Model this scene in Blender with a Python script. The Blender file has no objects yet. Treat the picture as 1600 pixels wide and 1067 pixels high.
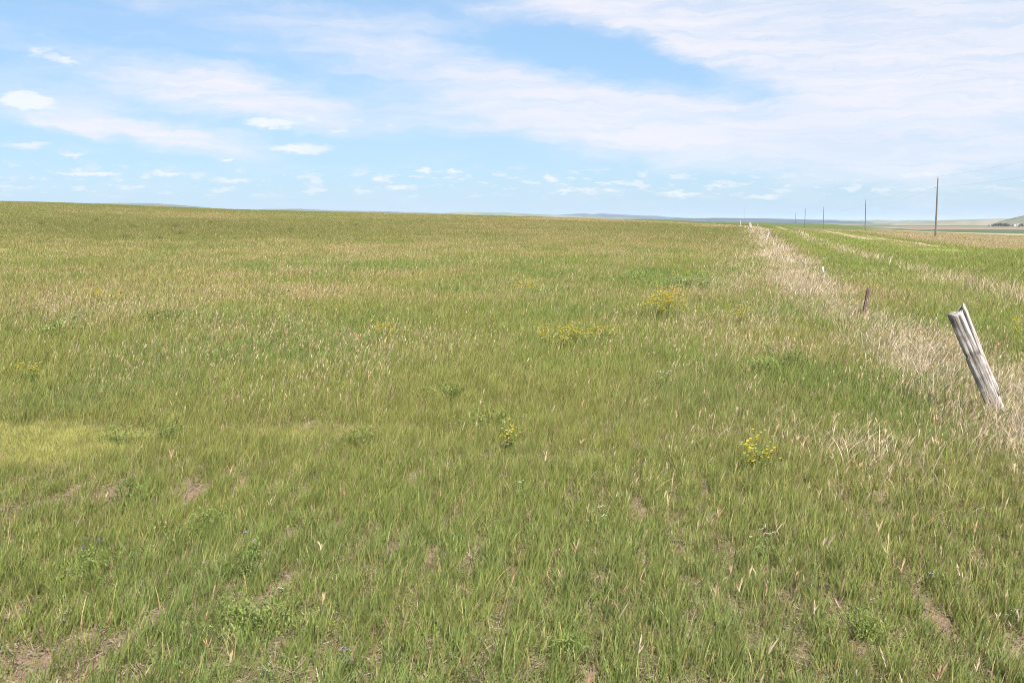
import bpy, math, random
import numpy as np
from mathutils import Vector, Matrix, Euler

rng = np.random.default_rng(11)
random.seed(5)
scene = bpy.context.scene
COL = scene.collection
R_ = math.radians

# ------------------------------------------------------------------ camera, sky, sun, exposure
EYE = 1.7
F = 1716.0                      # focal length in pixels of a 1600 wide frame
PITCH = math.atan(188.5 / F)    # looking a little down
cam_d = bpy.data.cameras.new("camera")
cam = bpy.data.objects.new("camera", cam_d)
COL.objects.link(cam)
cam_d.sensor_width = 36.0
cam_d.lens = 36.0 * F / 1600.0
cam_d.clip_start = 0.05
cam_d.clip_end = 90000.0
cam.location = (0, 0, EYE)
cam.rotation_euler = (math.pi / 2 - PITCH, 0, 0)
scene.camera = cam

SUN_AZ, SUN_EL = R_(160), R_(50)      # clockwise from the view direction: behind and to the right
sd = Vector((math.sin(SUN_AZ) * math.cos(SUN_EL), math.cos(SUN_AZ) * math.cos(SUN_EL), math.sin(SUN_EL)))
sun_d = bpy.data.lights.new("sun", 'SUN')
sun_d.energy = 5.0
sun_d.angle = R_(0.5)
sun_d.color = (1.0, 0.95, 0.87)
sun = bpy.data.objects.new("sun", sun_d)
COL.objects.link(sun)
sun.rotation_euler = sd.to_track_quat('Z', 'Y').to_euler()

scene.view_settings.view_transform = 'Standard'
scene.view_settings.look = 'None'
scene.view_settings.gamma = 1.0
scene.view_settings.use_curve_mapping = False
scene.view_settings.exposure = 1.31
scene.render.engine = 'CYCLES'
cy = scene.cycles
cy.max_bounces = 5
cy.diffuse_bounces = 3
cy.glossy_bounces = 2
cy.transmission_bounces = 3
cy.transparent_max_bounces = 4
cy.volume_bounces = 0
cy.use_denoising = True
cy.denoising_prefilter = 'NONE'
cy.denoising_input_passes = 'RGB_ALBEDO_NORMAL'
cy.use_adaptive_sampling = False
cy.filter_width = 1.0


def px_dir(px, py):
    """world direction of a picture point of the 1600x1067 photograph"""
    cx, cyy = px - 800.0, 533.5 - py
    cp, sp = math.cos(PITCH), math.sin(PITCH)
    return np.array([cx, cp * F + sp * cyy, -sp * F + cp * cyy])


def az_el(px, py):
    d = px_dir(px, py)
    return math.atan2(d[0], d[1]), math.atan2(d[2], math.hypot(d[0], d[1]))


class NT:
    """small helper for node trees"""
    def __init__(s, tree):
        s.t = tree
        s.t.nodes.clear()

    def n(s, kind, **kw):
        nd = s.t.nodes.new(kind)
        for k, v in kw.items():
            if k.startswith('i_'):
                key = k[2:]
                nd.inputs[int(key) if key.isdigit() else key.replace('_', ' ')].default_value = v
            else:
                setattr(nd, k, v)
        return nd

    def l(s, a, b):
        s.t.links.new(a, b)

    def math(s, op, a, b=None, c=None, clamp=False):
        nd = s.n('ShaderNodeMath', operation=op, use_clamp=clamp)
        for i, v in enumerate((a, b, c)):
            if v is None:
                continue
            if isinstance(v, (int, float)):
                nd.inputs[i].default_value = v
            else:
                s.l(v, nd.inputs[i])
        return nd.outputs[0]

    def ramp(s, v, a, b, lo=0.0, hi=1.0, kind='SMOOTHSTEP'):
        nd = s.n('ShaderNodeMapRange', interpolation_type=kind)
        s.l(v, nd.inputs[0])
        for i, x in ((1, a), (2, b), (3, lo), (4, hi)):
            nd.inputs[i].default_value = x
        return nd.outputs[0]

    def mix(s, f, a, b):
        nd = s.n('ShaderNodeMix', data_type='RGBA')
        for i, v in ((0, f), (6, a), (7, b)):
            if isinstance(v, (int, float, tuple)):
                nd.inputs[i].default_value = v if i == 0 else (tuple(v) + (1,))[:4]
            else:
                s.l(v, nd.inputs[i])
        return nd.outputs[2]


world = bpy.data.worlds.new("World")
scene.world = world
world.use_nodes = True
w = NT(world.node_tree)
sky = w.n('ShaderNodeTexSky', sky_type='NISHITA', sun_disc=False)
sky.sun_elevation = SUN_EL
sky.sun_rotation = SUN_AZ
sky.altitude = 0.0
sky.air_density = 1.0
sky.dust_density = 0.5
sky.ozone_density = 4.0
bg_sky = w.n('ShaderNodeBackground')
bg_sky.inputs[1].default_value = 0.096
sg = w.n('ShaderNodeGamma', i_Gamma=0.5)
w.l(sky.outputs[0], sg.inputs[0])
st = w.n('ShaderNodeVectorMath', operation='MULTIPLY')
w.l(sg.outputs[0], st.inputs[0])
st.inputs[1].default_value = (0.98, 1.27, 1.58)
w.l(st.outputs[0], bg_sky.inputs[0])
bg_cl = w.n('ShaderNodeBackground')
bg_cl.inputs[1].default_value = 0.425
tc = w.n('ShaderNodeTexCoord')
sep = w.n('ShaderNodeSeparateXYZ')
w.l(tc.outputs['Generated'], sep.inputs[0])
dx, dy, dz = sep.outputs
az = w.math('ARCTAN2', dx, dy)
el = w.math('ARCSINE', dz)
comb = w.n('ShaderNodeCombineXYZ')
w.l(az, comb.inputs[0])
w.l(el, comb.inputs[1])
AE = comb.outputs[0]
# wobble of the sky coordinates, so that no cloud edge is an ellipse
stretch = w.n('ShaderNodeMapping', i_Scale=(1.0, 2.6, 1.0))
w.l(AE, stretch.inputs[0])
wob = w.n('ShaderNodeTexNoise', i_Scale=14.0, i_Detail=5.0, i_Roughness=0.6)
w.l(stretch.outputs[0], wob.inputs['Vector'])
wv = w.n('ShaderNodeVectorMath', operation='SUBTRACT')
w.l(wob.outputs['Color'], wv.inputs[0])
wv.inputs[1].default_value = (0.5, 0.5, 0.5)
ws = w.n('ShaderNodeVectorMath', operation='MULTIPLY')
w.l(wv.outputs[0], ws.inputs[0])
ws.inputs[1].default_value = (0.10, 0.030, 0.0)
wa = w.n('ShaderNodeVectorMath', operation='ADD')
w.l(AE, wa.inputs[0])
w.l(ws.outputs[0], wa.inputs[1])
AEW = wa.outputs[0]


def ellipse(px, py, rx, ry, rot_deg, amp, vec=AEW):
    a, e = az_el(px, py)
    m = w.n('ShaderNodeMapping', vector_type='TEXTURE')
    m.inputs['Location'].default_value = (a, e, 0)
    m.inputs['Rotation'].default_value = (0, 0, R_(rot_deg))
    m.inputs['Scale'].default_value = (rx / F, ry / F, 1)
    w.l(vec, m.inputs[0])
    g = w.n('ShaderNodeTexGradient', gradient_type='SPHERICAL')
    w.l(m.outputs[0], g.inputs[0])
    return w.math('MULTIPLY', g.outputs['Fac'], amp)


def total(vals):
    s = vals[0]
    for v in vals[1:]:
        s = w.math('ADD', s, v)
    return s


# high thin sheets (picture px, py, half widths, tilt, weight)
sheets = total([ellipse(*a) for a in (
    (1500, 20, 800, 190, -5, 1.9), (1480, 190, 640, 130, -6, 1.7), (1050, 20, 420, 90, -12, 1.25),
    (820, 165, 330, 75, -10, 1.25), (1100, 195, 420, 80, -10, 1.3), (600, 45, 420, 60, -6, 0.85),
    (340, 140, 330, 42, -11, 1.3), (250, 210, 215, 27, -9, 1.45), (60, 186, 110, 16, -10, 0.7), (100, 150, 220, 50, -4, 0.5),
    (470, 165, 300, 50, -8, 0.7), (640, 110, 340, 60, -8, 0.6), (240, 10, 240, 34, 0, 0.5),
    (700, 185, 240, 34, -5, 0.5))])
holes = total([ellipse(*a) for a in (
    (890, 78, 240, 52, -10, 1.25), (1060, 105, 230, 52, -11, 1.45), (1190, 148, 230, 34, -7, 0.85),
    (1310, 232, 80, 16, -2, 0.35), (1420, 45, 90, 24, 0, 0.25))])
nm = w.n('ShaderNodeMapping', i_Scale=(10.0, 46.0, 1.0), i_Rotation=(0, 0, R_(9)))
w.l(AEW, nm.inputs[0])
n1 = w.n('ShaderNodeTexNoise', i_Scale=1.0, i_Detail=9.0, i_Roughness=0.62)
w.l(nm.outputs[0], n1.inputs['Vector'])
nm2 = w.n('ShaderNodeMapping', i_Scale=(3.0, 9.0, 1.0), i_Location=(3.1, 0.7, 0))
w.l(AEW, nm2.inputs[0])
n2 = w.n('ShaderNodeTexNoise', i_Scale=1.0, i_Detail=6.0, i_Roughness=0.55)
w.l(nm2.outputs[0], n2.inputs['Vector'])
nn = w.math('ADD', w.math('MULTIPLY', n1.outputs['Fac'], 0.75), w.math('MULTIPLY', n2.outputs['Fac'], 0.55))
# behind the picture and overhead: broken cloud everywhere
behind = w.math('MULTIPLY', w.ramp(el, 0.24, 0.5), 0.62)
cover = w.math('ADD', w.math('SUBTRACT', sheets, holes), behind)
cir0 = w.ramp(w.math('ADD', cover, w.math('MULTIPLY', w.math('SUBTRACT', nn, 0.65), 2.6)), -0.14, 1.5, 0.0, 0.93)
fm = w.n('ShaderNodeMapping', i_Scale=(7.0, 90.0, 1.0), i_Rotation=(0, 0, R_(11)))
w.l(AEW, fm.inputs[0])
fn = w.n('ShaderNodeTexNoise', i_Scale=1.0, i_Detail=8.0, i_Roughness=0.68)
w.l(fm.outputs[0], fn.inputs['Vector'])
cir = w.math('MULTIPLY', cir0, w.ramp(fn.outputs['Fac'], 0.32, 0.62, 0.62, 1.0))
# small fair weather clouds: a belt of puffs near the horizon and some larger ones
pm = w.n('ShaderNodeMapping', i_Scale=(48.0, 165.0, 1.0))
w.l(AE, pm.inputs[0])
pn = w.n('ShaderNodeTexNoise', i_Scale=1.0, i_Detail=6.0, i_Roughness=0.58)
w.l(pm.outputs[0], pn.inputs['Vector'])
belt = w.math('MULTIPLY', w.ramp(el, R_(0.9), R_(1.6)), w.ramp(el, R_(3.2), R_(2.0)))
puffs = w.math('MULTIPLY', w.ramp(pn.outputs['Fac'], 0.515, 0.63), w.math('MULTIPLY', belt, 0.75))
wob2 = w.n('ShaderNodeTexNoise', i_Scale=62.0, i_Detail=7.0, i_Roughness=0.6)
w.l(stretch.outputs[0], wob2.inputs['Vector'])
wv2 = w.n('ShaderNodeVectorMath', operation='SUBTRACT')
w.l(wob2.outputs['Color'], wv2.inputs[0])
wv2.inputs[1].default_value = (0.5, 0.5, 0.5)
ws2 = w.n('ShaderNodeVectorMath', operation='MULTIPLY')
w.l(wv2.outputs[0], ws2.inputs[0])
ws2.inputs[1].default_value = (0.030, 0.014, 0.0)
wa2 = w.n('ShaderNodeVectorMath', operation='ADD')
w.l(AE, wa2.inputs[0])
w.l(ws2.outputs[0], wa2.inputs[1])
AE2 = wa2.outputs[0]
cum = total([ellipse(*a, vec=AE2) for a in (
    (42, 158, 60, 20, 0, 2.6), (425, 193, 70, 13, 0, 2.1), (468, 233, 72, 13, 0, 2.2), (60, 82, 34, 15, 0, 1.3),
    (104, 96, 34, 11, 0, 1.6), (42, 226, 46, 9, 0, 1.7), (112, 240, 30, 7, 0, 1.7), (490, 187, 18, 8, 0, 1.6),
    (557, 189, 24, 9, 0, 1.7), (606, 196, 26, 8, 0, 1.4), (530, 206, 40, 8, 0, 1.5), (354, 250, 20, 6, 0, 1.6),
    (860, 278, 24, 8, 0, 1.9), (702, 212, 28, 6, 0, 1.0), (1062, 304, 60, 7, 0, 1.7), (1120, 293, 34, 6, 0, 1.7),
    (1048, 272, 22, 5, 0, 1.4), (660, 267, 20, 7, 0, 1.8), (712, 269, 24, 6, 0, 1.6), (590, 280, 18, 10, 0, 1.8),
    (625, 294, 40, 6, 0, 1.7), (262, 272, 38, 8, 0, 1.8), (165, 272, 34, 7, 0, 1.8), (115, 270, 46, 7, 0, 1.7),
    (360, 283, 44, 6, 0, 1.6), (885, 298, 34, 6, 0, 1.5), (955, 298, 44, 6, 0, 1.3), (1190, 309, 60, 6, 0, 1.5))])
cumd = w.ramp(cum, 0.25, 1.45, 0.0, 1.0)
cumd = w.math('MAXIMUM', cumd, puffs)
allc = w.math('MAXIMUM', cir, w.math('MULTIPLY', cumd, 0.74))
cc = w.mix(cumd, (0.90, 0.88, 0.94), (1.0, 0.98, 0.96))
grey = w.n('ShaderNodeMix', data_type='RGBA')
w.l(w.math('MULTIPLY', w.ramp(n2.outputs['Fac'], 0.60, 0.36), 0.7), grey.inputs[0])
w.l(cc, grey.inputs[6])
grey.inputs[7].default_value = (0.74, 0.80, 0.93, 1)
w.l(grey.outputs[2], bg_cl.inputs[0])
mx = w.n('ShaderNodeMixShader')
w.l(allc, mx.inputs[0])
w.l(bg_sky.outputs[0], mx.inputs[1])
w.l(bg_cl.outputs[0], mx.inputs[2])
wo = w.n('ShaderNodeOutputWorld')
w.l(mx.outputs[0], wo.inputs[0])
world.cycles.sampling_method = 'MANUAL'
world.cycles.sample_map_resolution = 512


# ------------------------------------------------------------------ noise and terrain
def hash2(ix, iy, seed):
    n = (ix.astype(np.int64) * 374761393 + iy.astype(np.int64) * 668265263 + seed * 1442695041) & 0xFFFFFFFF
    n = ((n ^ (n >> 13)) * 1274126177) & 0xFFFFFFFF
    n = n ^ (n >> 16)
    return (n & 0xFFFFFF) / float(0xFFFFFF)


def vnoise(x, y, seed=0):
    ix, iy = np.floor(x), np.floor(y)
    fx, fy = x - ix, y - iy
    fx, fy = fx * fx * (3 - 2 * fx), fy * fy * (3 - 2 * fy)
    a, b = hash2(ix, iy, seed), hash2(ix + 1, iy, seed)
    c, d = hash2(ix, iy + 1, seed), hash2(ix + 1, iy + 1, seed)
    return (a * (1 - fx) + b * fx) * (1 - fy) + (c * (1 - fx) + d * fx) * fy


def fbm(x, y, seed=0, octv=4):
    s, a, t = 0.0, 0.5, 0.0
    for k in range(octv):
        s = s + a * vnoise(x * 2 ** k + 17.3 * k, y * 2 ** k - 9.1 * k, seed + k)
        t += a
        a *= 0.55
    return s / t


def sst(v, a, b):
    t = np.clip((v - a) / (b - a), 0, 1)
    return t * t * (3 - 2 * t)


def z_of(px, yi, R):
    d = px_dir(px, yi)
    return EYE + R * d[2] / math.hypot(d[0], d[1])


def pchip(xk, yk, x):
    xk, yk = np.array(xk, float), np.array(yk, float)
    h, dl = np.diff(xk), np.diff(yk) / np.diff(xk)
    m = np.zeros_like(yk)
    for i in range(1, len(xk) - 1):
        if dl[i - 1] * dl[i] > 0:
            w1, w2 = 2 * h[i] + h[i - 1], h[i] + 2 * h[i - 1]
            m[i] = (w1 + w2) / (w1 / dl[i - 1] + w2 / dl[i])
    i = np.clip(np.searchsorted(xk, x) - 1, 0, len(xk) - 2)
    t = np.clip((x - xk[i]) / h[i], 0, 1)
    return ((1 + 2 * t) * (1 - t) ** 2 * yk[i] + t * (1 - t) ** 2 * h[i] * m[i]
            + t * t * (3 - 2 * t) * yk[i + 1] + t * t * (t - 1) * h[i] * m[i + 1])


# heights of the land along bearings: (distance, picture row it shows at) or (distance, None, height)
LAND = {
    -300: [(60, None, 0), (75, None, .2), (150, None, 2.6), (260, None, 6.8), (300, None, 7.2), (700, None, 4), (1500, None, -6)],
    0: [(60, None, 0), (70, 385), (150, 341), (200, 327), (270, 316.7), (300, 315.2), (360, 316), (700, None, 4), (1500, None, -6)],
    400: [(60, None, 0), (75, 381), (150, 350), (220, 339), (300, 329.2), (330, 328.7), (420, 330), (800, None, 1), (1500, None, -7)],
    800: [(80, 377), (150, 355), (220, 345), (300, 338.8), (335, 338.3), (420, 339.5), (800, None, -1), (1500, None, -9)],
    1000: [(80, 378.5), (150, 358), (210, 349), (260, 346), (300, 345), (380, 345.5), (600, 342.2), (650, 342), (900, None, -2), (1600, None, -11)],
    1100: [(80, 379.5), (150, 360.5), (220, 352.5), (260, 351), (330, 350.8), (600, 347), (660, 346.6), (900, None, -3), (1600, None, -12)],
    1165: [(100, 374), (150, 361), (190, 354.5), (215, 353.8), (300, 354), (600, 348.5), (720, 347.8), (1000, None, -3), (1700, None, -13)],
    1250: [(100, 375), (135, 364.5), (150, 362.5), (200, None, -1.0), (300, 361), (364, 358), (430, 356.5), (520, 356), (800, 349), (900, 348.8), (1200, None, -5), (1800, None, -13)],
    1350: [(70, 388), (100, 375), (140, 365), (152, 364.4), (200, None, -1.1), (330, 361), (450, 359), (600, 357), (800, 354.3), (900, 354), (1500, None, -12)],
    1462: [(70, 390), (120, 377), (150, 373), (168, 370.6), (300, 366), (500, 362.6), (800, 361), (1500, 358), (2500, 355)],
    1600: [(41, 410), (70, 394), (150, 384), (300, 373), (600, 364.5), (1000, 361.5), (1500, 358.5), (2500, 355)],
    1900: [(41, None, .2), (70, None, -.2), (150, None, -1.6), (300, None, -3.2), (600, None, -5.2), (1000, None, -8), (1500, None, -10), (2500, None, -13)],
}
LR = np.linspace(0, math.log(40000), 700)
PXG = np.linspace(-300, 1900, 441)
_cols, _tab = [], []
for p in sorted(LAND):
    ks = [(1, 0.0), (24, 0.0)]
    for k in LAND[p]:
        ks.append((k[0], k[2] if len(k) == 3 else z_of(p, k[1], k[0])))
    ks += [(4200, -17.0), (40001, -17.0)]
    _cols.append(p)
    _tab.append(pchip([math.log(k[0]) for k in ks], [k[1] for k in ks], LR))
_tab = np.array(_tab)
TAB = np.array([pchip(_cols, _tab[:, j], PXG) for j in range(len(LR))]).T      # [px, R]
ker = np.hanning(25)
ker /= ker.sum()
TAB = np.apply_along_axis(lambda v: np.convolve(np.pad(v, 12, mode='edge'), ker, 'valid'), 0, TAB)
FSL, FX0 = 0.213, 2.3          # the fence line x = FX0 + FSL*y


def H(x, y):
    x, y = np.asarray(x, float), np.asarray(y, float)
    R = np.maximum(np.hypot(x, y), 1.0)
    th = np.arctan2(x, y)
    px = 800 + F * np.tan(np.clip(th, -1.2, 1.2))
    u = np.clip((px + 300) / 5.0, 0, 439.999)
    v = np.clip(np.log(R) / LR[1], 0, 698.999)
    iu, iv = u.astype(int), v.astype(int)
    fu, fv = u - iu, v - iv
    z = (TAB[iu, iv] * (1 - fu) + TAB[iu + 1, iv] * fu) * (1 - fv) + (TAB[iu, iv + 1] * (1 - fu) + TAB[iu + 1, iv + 1] * fu) * fv
    z = z * (1 - sst(np.abs(th), 1.1, 2.6))
    near = 1 - sst(R, 90, 300)
    z = z + near * (0.10 * (fbm(x / 3.1, y / 3.1, 3, 3) - 0.5) * sst(R, 2, 8) + 0.03 * (vnoise(x / 0.5, y / 0.5, 9) - 0.5))
    off = x - FX0 - FSL * y
    road = np.exp(-((off - 8.6) / 3.0) ** 2) * sst(y, 15, 40) * (1 - sst(R, 240, 320))
    ditch = np.exp(-((off - 3.6) / 1.8) ** 2) * (1 - sst(R, 60, 140)) * sst(y, 6, 20)
    z = z + 0.16 * road - 0.10 * ditch
    z = z + sst(R, 500, 1500) * 1.2 * (fbm(x / 420, y / 260, 21, 3) - 0.5)
    return z


def Hs(x, y):
    return float(H(np.array([x]), np.array([y]))[0])


def ground_at(px, py):
    """where the line of sight through a picture point meets the land"""
    d = px_dir(px, py)
    d = d / math.hypot(d[0], d[1])
    Rs = np.exp(np.linspace(math.log(2.5), math.log(3000), 6000))
    dz = EYE + d[2] * Rs - H(d[0] * Rs, d[1] * Rs)
    i = np.argmax(dz < 0) if (dz < 0).any() else len(Rs) - 1
    return Vector((d[0] * Rs[i], d[1] * Rs[i], Hs(d[0] * Rs[i], d[1] * Rs[i])))


# ------------------------------------------------------------------ colours of the land (what grows there)
C_GREEN = np.array([0.142, 0.188, 0.044])
C_BLUEG = np.array([0.112, 0.178, 0.052])
C_LIME = np.array([0.240, 0.258, 0.072])
C_OLIVE = np.array([0.190, 0.182, 0.062])
C_TAN = np.array([0.325, 0.262, 0.105])
C_STRAW = np.array([0.460, 0.378, 0.295])
C_BROWN = np.array([0.260, 0.170, 0.085])
C_SOIL = np.array([0.195, 0.135, 0.096])


def lerp(a, b, t):
    t = np.asarray(t)[..., None]
    return a * (1 - t) + b * t


def regions(x, y):
    """dryness, fence strip, roadside, pale streak, road ruts, lime patch, bare soil ... as 0..1 masks"""
    R = np.hypot(x, y)
    off = x - FX0 - FSL * y
    wob_ = 1.5 * (fbm(x / 3.0, y / 5.0, 40, 3) - 0.5)
    cen = -0.7 + 0.9 * (1 - sst(R, 9, 24))
    hw = 0.60 + 0.62 * (1 - sst(R, 8, 22)) + 0.011 * np.minimum(R, 150)
    d = np.abs(off - cen + wob_) / hw
    core = (1 - sst(d, 0.35, 1.25)) * (0.52 + 0.48 * sst(fbm(x / 1.1, y / 2.0, 44, 3), 0.40, 0.60))
    d2 = np.abs(off - cen + 1.0 + wob_ * 1.5) / (hw + 1.5)
    loose = (1 - sst(d2, 0.3, 1.2)) * sst(fbm(x / 0.8, y / 1.3, 47, 3), 0.42, 0.64) * (0.36 + 0.36 * (1 - sst(R, 12, 20)))
    strip = np.maximum(core, loose) * sst(R, 5.5, 9.5) * (1 - sst(R, 210, 260))
    side = sst(off + wob_ * 0.6, 0.5, 1.6) * (1 - sst(off, 10.5, 12.5)) * (1 - sst(R, 250, 300))
    streak = np.exp(-((off - 3.4 + wob_ * 0.8) / 0.75) ** 2) * sst(fbm(x / 2.0, y / 5.0, 51, 3), 0.30, 0.50) * sst(R, 16, 24) * (1 - sst(R, 120, 170))
    past = sst(off + wob_ * 1.2, 10.5, 13.5) * sst(R, 25, 60)
    rut = np.maximum(np.exp(-((off - 7.75) / 0.36) ** 4) * sst(y, 84, 92), np.exp(-((off - 9.35) / 0.36) ** 4) * sst(y, 62, 68) * (1 - sst(y, 104, 112) * (1 - sst(y, 330, 340)))) * (1 - sst(R, 420, 430))
    gp = 1.0 * (fbm(x / 0.9, y / 0.9, 61, 3) - 0.5)
    l1 = 1 - sst(np.hypot((x + 3.85) / 1.35, (y - 8.1) / 0.85) + gp, 0.6, 1.15)
    l2 = 1 - sst(np.hypot((x + 1.45) / 0.9, (y - 8.75) / 0.30) + gp, 0.6, 1.2)
    lime = np.maximum(l1, l2 * 0.5)
    n1 = fbm(x / 9.0, y / 13.0, 71, 4)
    n2 = fbm(x / 1.7, y / 3.4, 75, 3)
    dry = 0.14 + 0.10 * sst(R, 8, 26) + 1.15 * (n1 - 0.5) * sst(R, 5, 20) + 1.25 * (n2 - 0.5) * sst(R, 4, 10) + 0.15 * (n2 - 0.5)
    dry = dry + 0.25 * np.exp(-((R - 62) / 14) ** 2) * (1 - sst(x, -6, 14)) - 0.42 * np.exp(-((R - 125) / 42) ** 2) * (1 - sst(x, -45, 5)) + 0.35 * np.exp(-((R - 222) / 26) ** 2) * (1 - sst(x, -60, -10))
    n3 = fbm(x / 26.0, y / 48.0, 90, 4)
    dry = dry + 2.3 * (n3 - 0.52) * sst(R, 40, 110) - 0.08 * sst(R, 80, 160)
    dry = np.clip(dry, 0, 1)
    pxx = 800 + F * np.tan(np.clip(np.arctan2(x, y), -1.2, 1.2))
    cr = np.maximum(np.exp(-((R - 262) / 24) ** 2) * sst(pxx, 760, 900) * (1 - sst(pxx, 1165, 1200)), np.exp(-((R - 203) / 16) ** 2) * sst(pxx, 1060, 1120) * (1 - sst(pxx, 1170, 1200)))
    dry = np.clip(np.where(cr > 0.25, 1.3, dry), 0, 1.3)
    s1 = 0.6 * fbm(x / 0.20, y / 0.42, 81, 3) + 0.4 * fbm(x / 0.9, y / 1.1, 85, 2)
    row = x - 0.10 * y
    rr = np.abs(((row / 0.21) % 1.0) - 0.5) * 2
    soil = sst(s1 + 0.16 * (1 - rr) - 0.05 * sst(R, 5, 12) - 0.12 * sst(R, 8, 16) + 0.055 * (1 - sst(x, -2.0, 0.0)), 0.71, 0.80)
    corner = 1 - sst(np.hypot((x + 1.95) / 0.62, (y - 3.95) / 0.50) + 1.6 * (s1 - 0.5), 0.45, 1.1)
    soil = np.maximum(soil * (1 - sst(R, 14, 24)), corner * 0.72)
    return dict(R=R, off=off, strip=strip, side=side, streak=streak, past=past, rut=rut, lime=lime, dry=dry, soil=soil, n1=n1, n2=n2)


def land_colour(x, y):
    g = regions(x, y)
    R, off = g['R'], g['off']
    n3 = fbm(x / 30.0, y / 55.0, 90, 4)
    n4 = fbm(x / 6.0, y / 11.0, 95, 3)
    grass = lerp(C_GREEN, C_OLIVE, np.clip(0.3 + 1.6 * (n4 - 0.5), 0, 1))
    col = lerp(grass, C_TAN * 0.85, np.clip(g['dry'] * 0.8, 0, 1))
    # brown bands and green fields on the rise
    col = lerp(col, C_BROWN * 1.05, 0.45 * sst(n3, 0.5, 0.62) * sst(R, 150, 230) * (1 - g['side']))
    col = lerp(col, C_BROWN * 1.1, 0.6 * np.exp(-((off - 8.6) / 1.3) ** 4) * sst(R, 62, 75) * (1 - sst(R, 170, 200)))
    col = lerp(col, C_STRAW * 0.8, g['strip'] * 0.85)
    col = lerp(col, lerp(C_GREEN * 1.05, C_LIME * 0.8, np.clip(n4, 0, 1)), g['side'] * 0.85)
    col = lerp(col, C_STRAW * 0.7, g['streak'] * 0.5)
    col = lerp(col, np.array([0.25, 0.24, 0.06]), g['lime'])
    tanp = lerp((C_TAN + C_STRAW) * 0.55, C_OLIVE * 1.3, np.clip(0.15 + 1.7 * (n3 - 0.42), 0, 0.8))
    tanp = lerp(tanp, C_BROWN * 1.35, np.clip(1.8 * (n4 - 0.5), 0, 0.4))
    col = lerp(col, tanp, g['past'] * 0.95)
    near_lime = g['lime']
    # near soil shows between the blades
    near = 1 - sst(R, 10, 26)
    col = lerp(col, C_SOIL * 0.62, near * 0.75 * (1 - 0.9 * near_lime))
    col = lerp(col, C_SOIL, near * g['soil'] * (1 - 0.9 * near_lime))
    far_shade = 1 - 0.30 * sst(R, 300, 440)  # darkens bladeless far land, painting in the self-shadow grass would give
    # dry margin of the field where it meets the crest
    px = 800 + F * np.tan(np.clip(np.arctan2(x, y), -1.2, 1.2))
    crest = np.exp(-((R - 262) / 26) ** 2) * sst(px, 700, 900) * (1 - sst(px, 1165, 1230))
    crest2 = np.exp(-((R - 205) / 20) ** 2) * sst(px, 1050, 1120) * (1 - sst(px, 1170, 1230))
    col = lerp(col, C_STRAW * 0.82, np.clip(np.maximum(crest, crest2), 0, 1) * 0.9)
    # fields beyond
    wb = 1 + 0.10 * (fbm(x / 300, y / 200, 99, 3) - 0.5)
    R2 = R * wb
    gfield = lerp(np.array([0.098, 0.145, 0.034]), np.array([0.125, 0.145, 0.04]), n3)
    f1 = sst(R2, 330, 390) * (1 - sst(px, 1330, 1420))
    col = lerp(col, gfield, f1)
    tl = np.exp(-((R2 - 345) / 26) ** 2) * sst(px, 1215, 1260) * (1 - sst(px, 1380, 1440))
    col = lerp(col, C_TAN, tl * 0.8)
    f2 = sst(R2, 520, 560) * sst(px, 1330, 1420)
    col = lerp(col, np.array([0.085, 0.125, 0.066]), f2)
    col = lerp(col, np.array([0.30, 0.21, 0.16]), sst(R2, 1400, 1500) * sst(px, 1000, 1100))
    col = lerp(col, np.array([0.16, 0.16, 0.08]), sst(R2, 2000, 2100))
    col = lerp(col, np.array([0.34, 0.25, 0.18]), sst(R2, 2500, 2620) * (1 - sst(R2, 3300, 3400)))
    cell = hash2(np.floor((x + 0.2 * y) / 900), np.floor(y / 700), 7)[..., None]
    pal = np.where(cell < 0.3, np.array([0.075, 0.115, 0.045]), np.where(cell < 0.55, np.array([0.33, 0.25, 0.17]), np.where(cell < 0.8, np.array([0.17, 0.17, 0.08]), np.array([0.24, 0.18, 0.12]))))
    t = sst(R2, 3300, 3500)[..., None]
    col = col * (1 - t) + pal * t
    # road ruts
    rc = np.array([0.36, 0.27, 0.17])
    col = lerp(col, rc, g['rut'] * 0.9)
    return np.clip(col * far_shade[..., None], 0.01, 0.9)


# ------------------------------------------------------------------ mesh helpers
def np_mesh(name, V, faces, mat, col=None, parent=None, smooth=False, mi=None):
    """faces: a list of (n, k) index arrays"""
    me = bpy.data.meshes.new(name)
    V = np.asarray(V, np.float32)
    me.vertices.add(len(V))
    me.vertices.foreach_set('co', V.ravel())
    tot = np.concatenate([np.full(len(f), f.shape[1], np.int32) for f in faces])
    idx = np.concatenate([np.asarray(f, np.int32).ravel() for f in faces])
    me.loops.add(len(idx))
    me.loops.foreach_set('vertex_index', idx)
    me.polygons.add(len(tot))
    me.polygons.foreach_set('loop_start', np.concatenate([[0], np.cumsum(tot)[:-1]]).astype(np.int32))
    me.polygons.foreach_set('loop_total', tot)
    if smooth:
        me.polygons.foreach_set('use_smooth', np.ones(len(tot), bool))
    if col is not None:
        a = me.color_attributes.new('Col', 'FLOAT_COLOR', 'POINT')
        c = np.ones((len(V), 4), np.float32)
        c[:, :3] = col
        a.data.foreach_set('color', c.ravel())
    me.update(calc_edges=True)
    me.validate()
    me.materials.append(mat)
    o = bpy.data.objects.new(name, me)
    COL.objects.link(o)
    if parent:
        o.parent = parent
    return o


def tag(o, label=None, cat=None, group=None, kind=None):
    for k, v in (('label', label), ('category', cat), ('group', group), ('kind', kind)):
        if v:
            o[k] = v
    return o


def thing(name, loc, label, cat, group=None, rz=0.0):
    o = bpy.data.objects.new(name, None)
    o.empty_display_size = 0.1
    COL.objects.link(o)
    o.location = loc
    o.rotation_euler = (0, 0, rz)
    return tag(o, label, cat, group)


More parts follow.
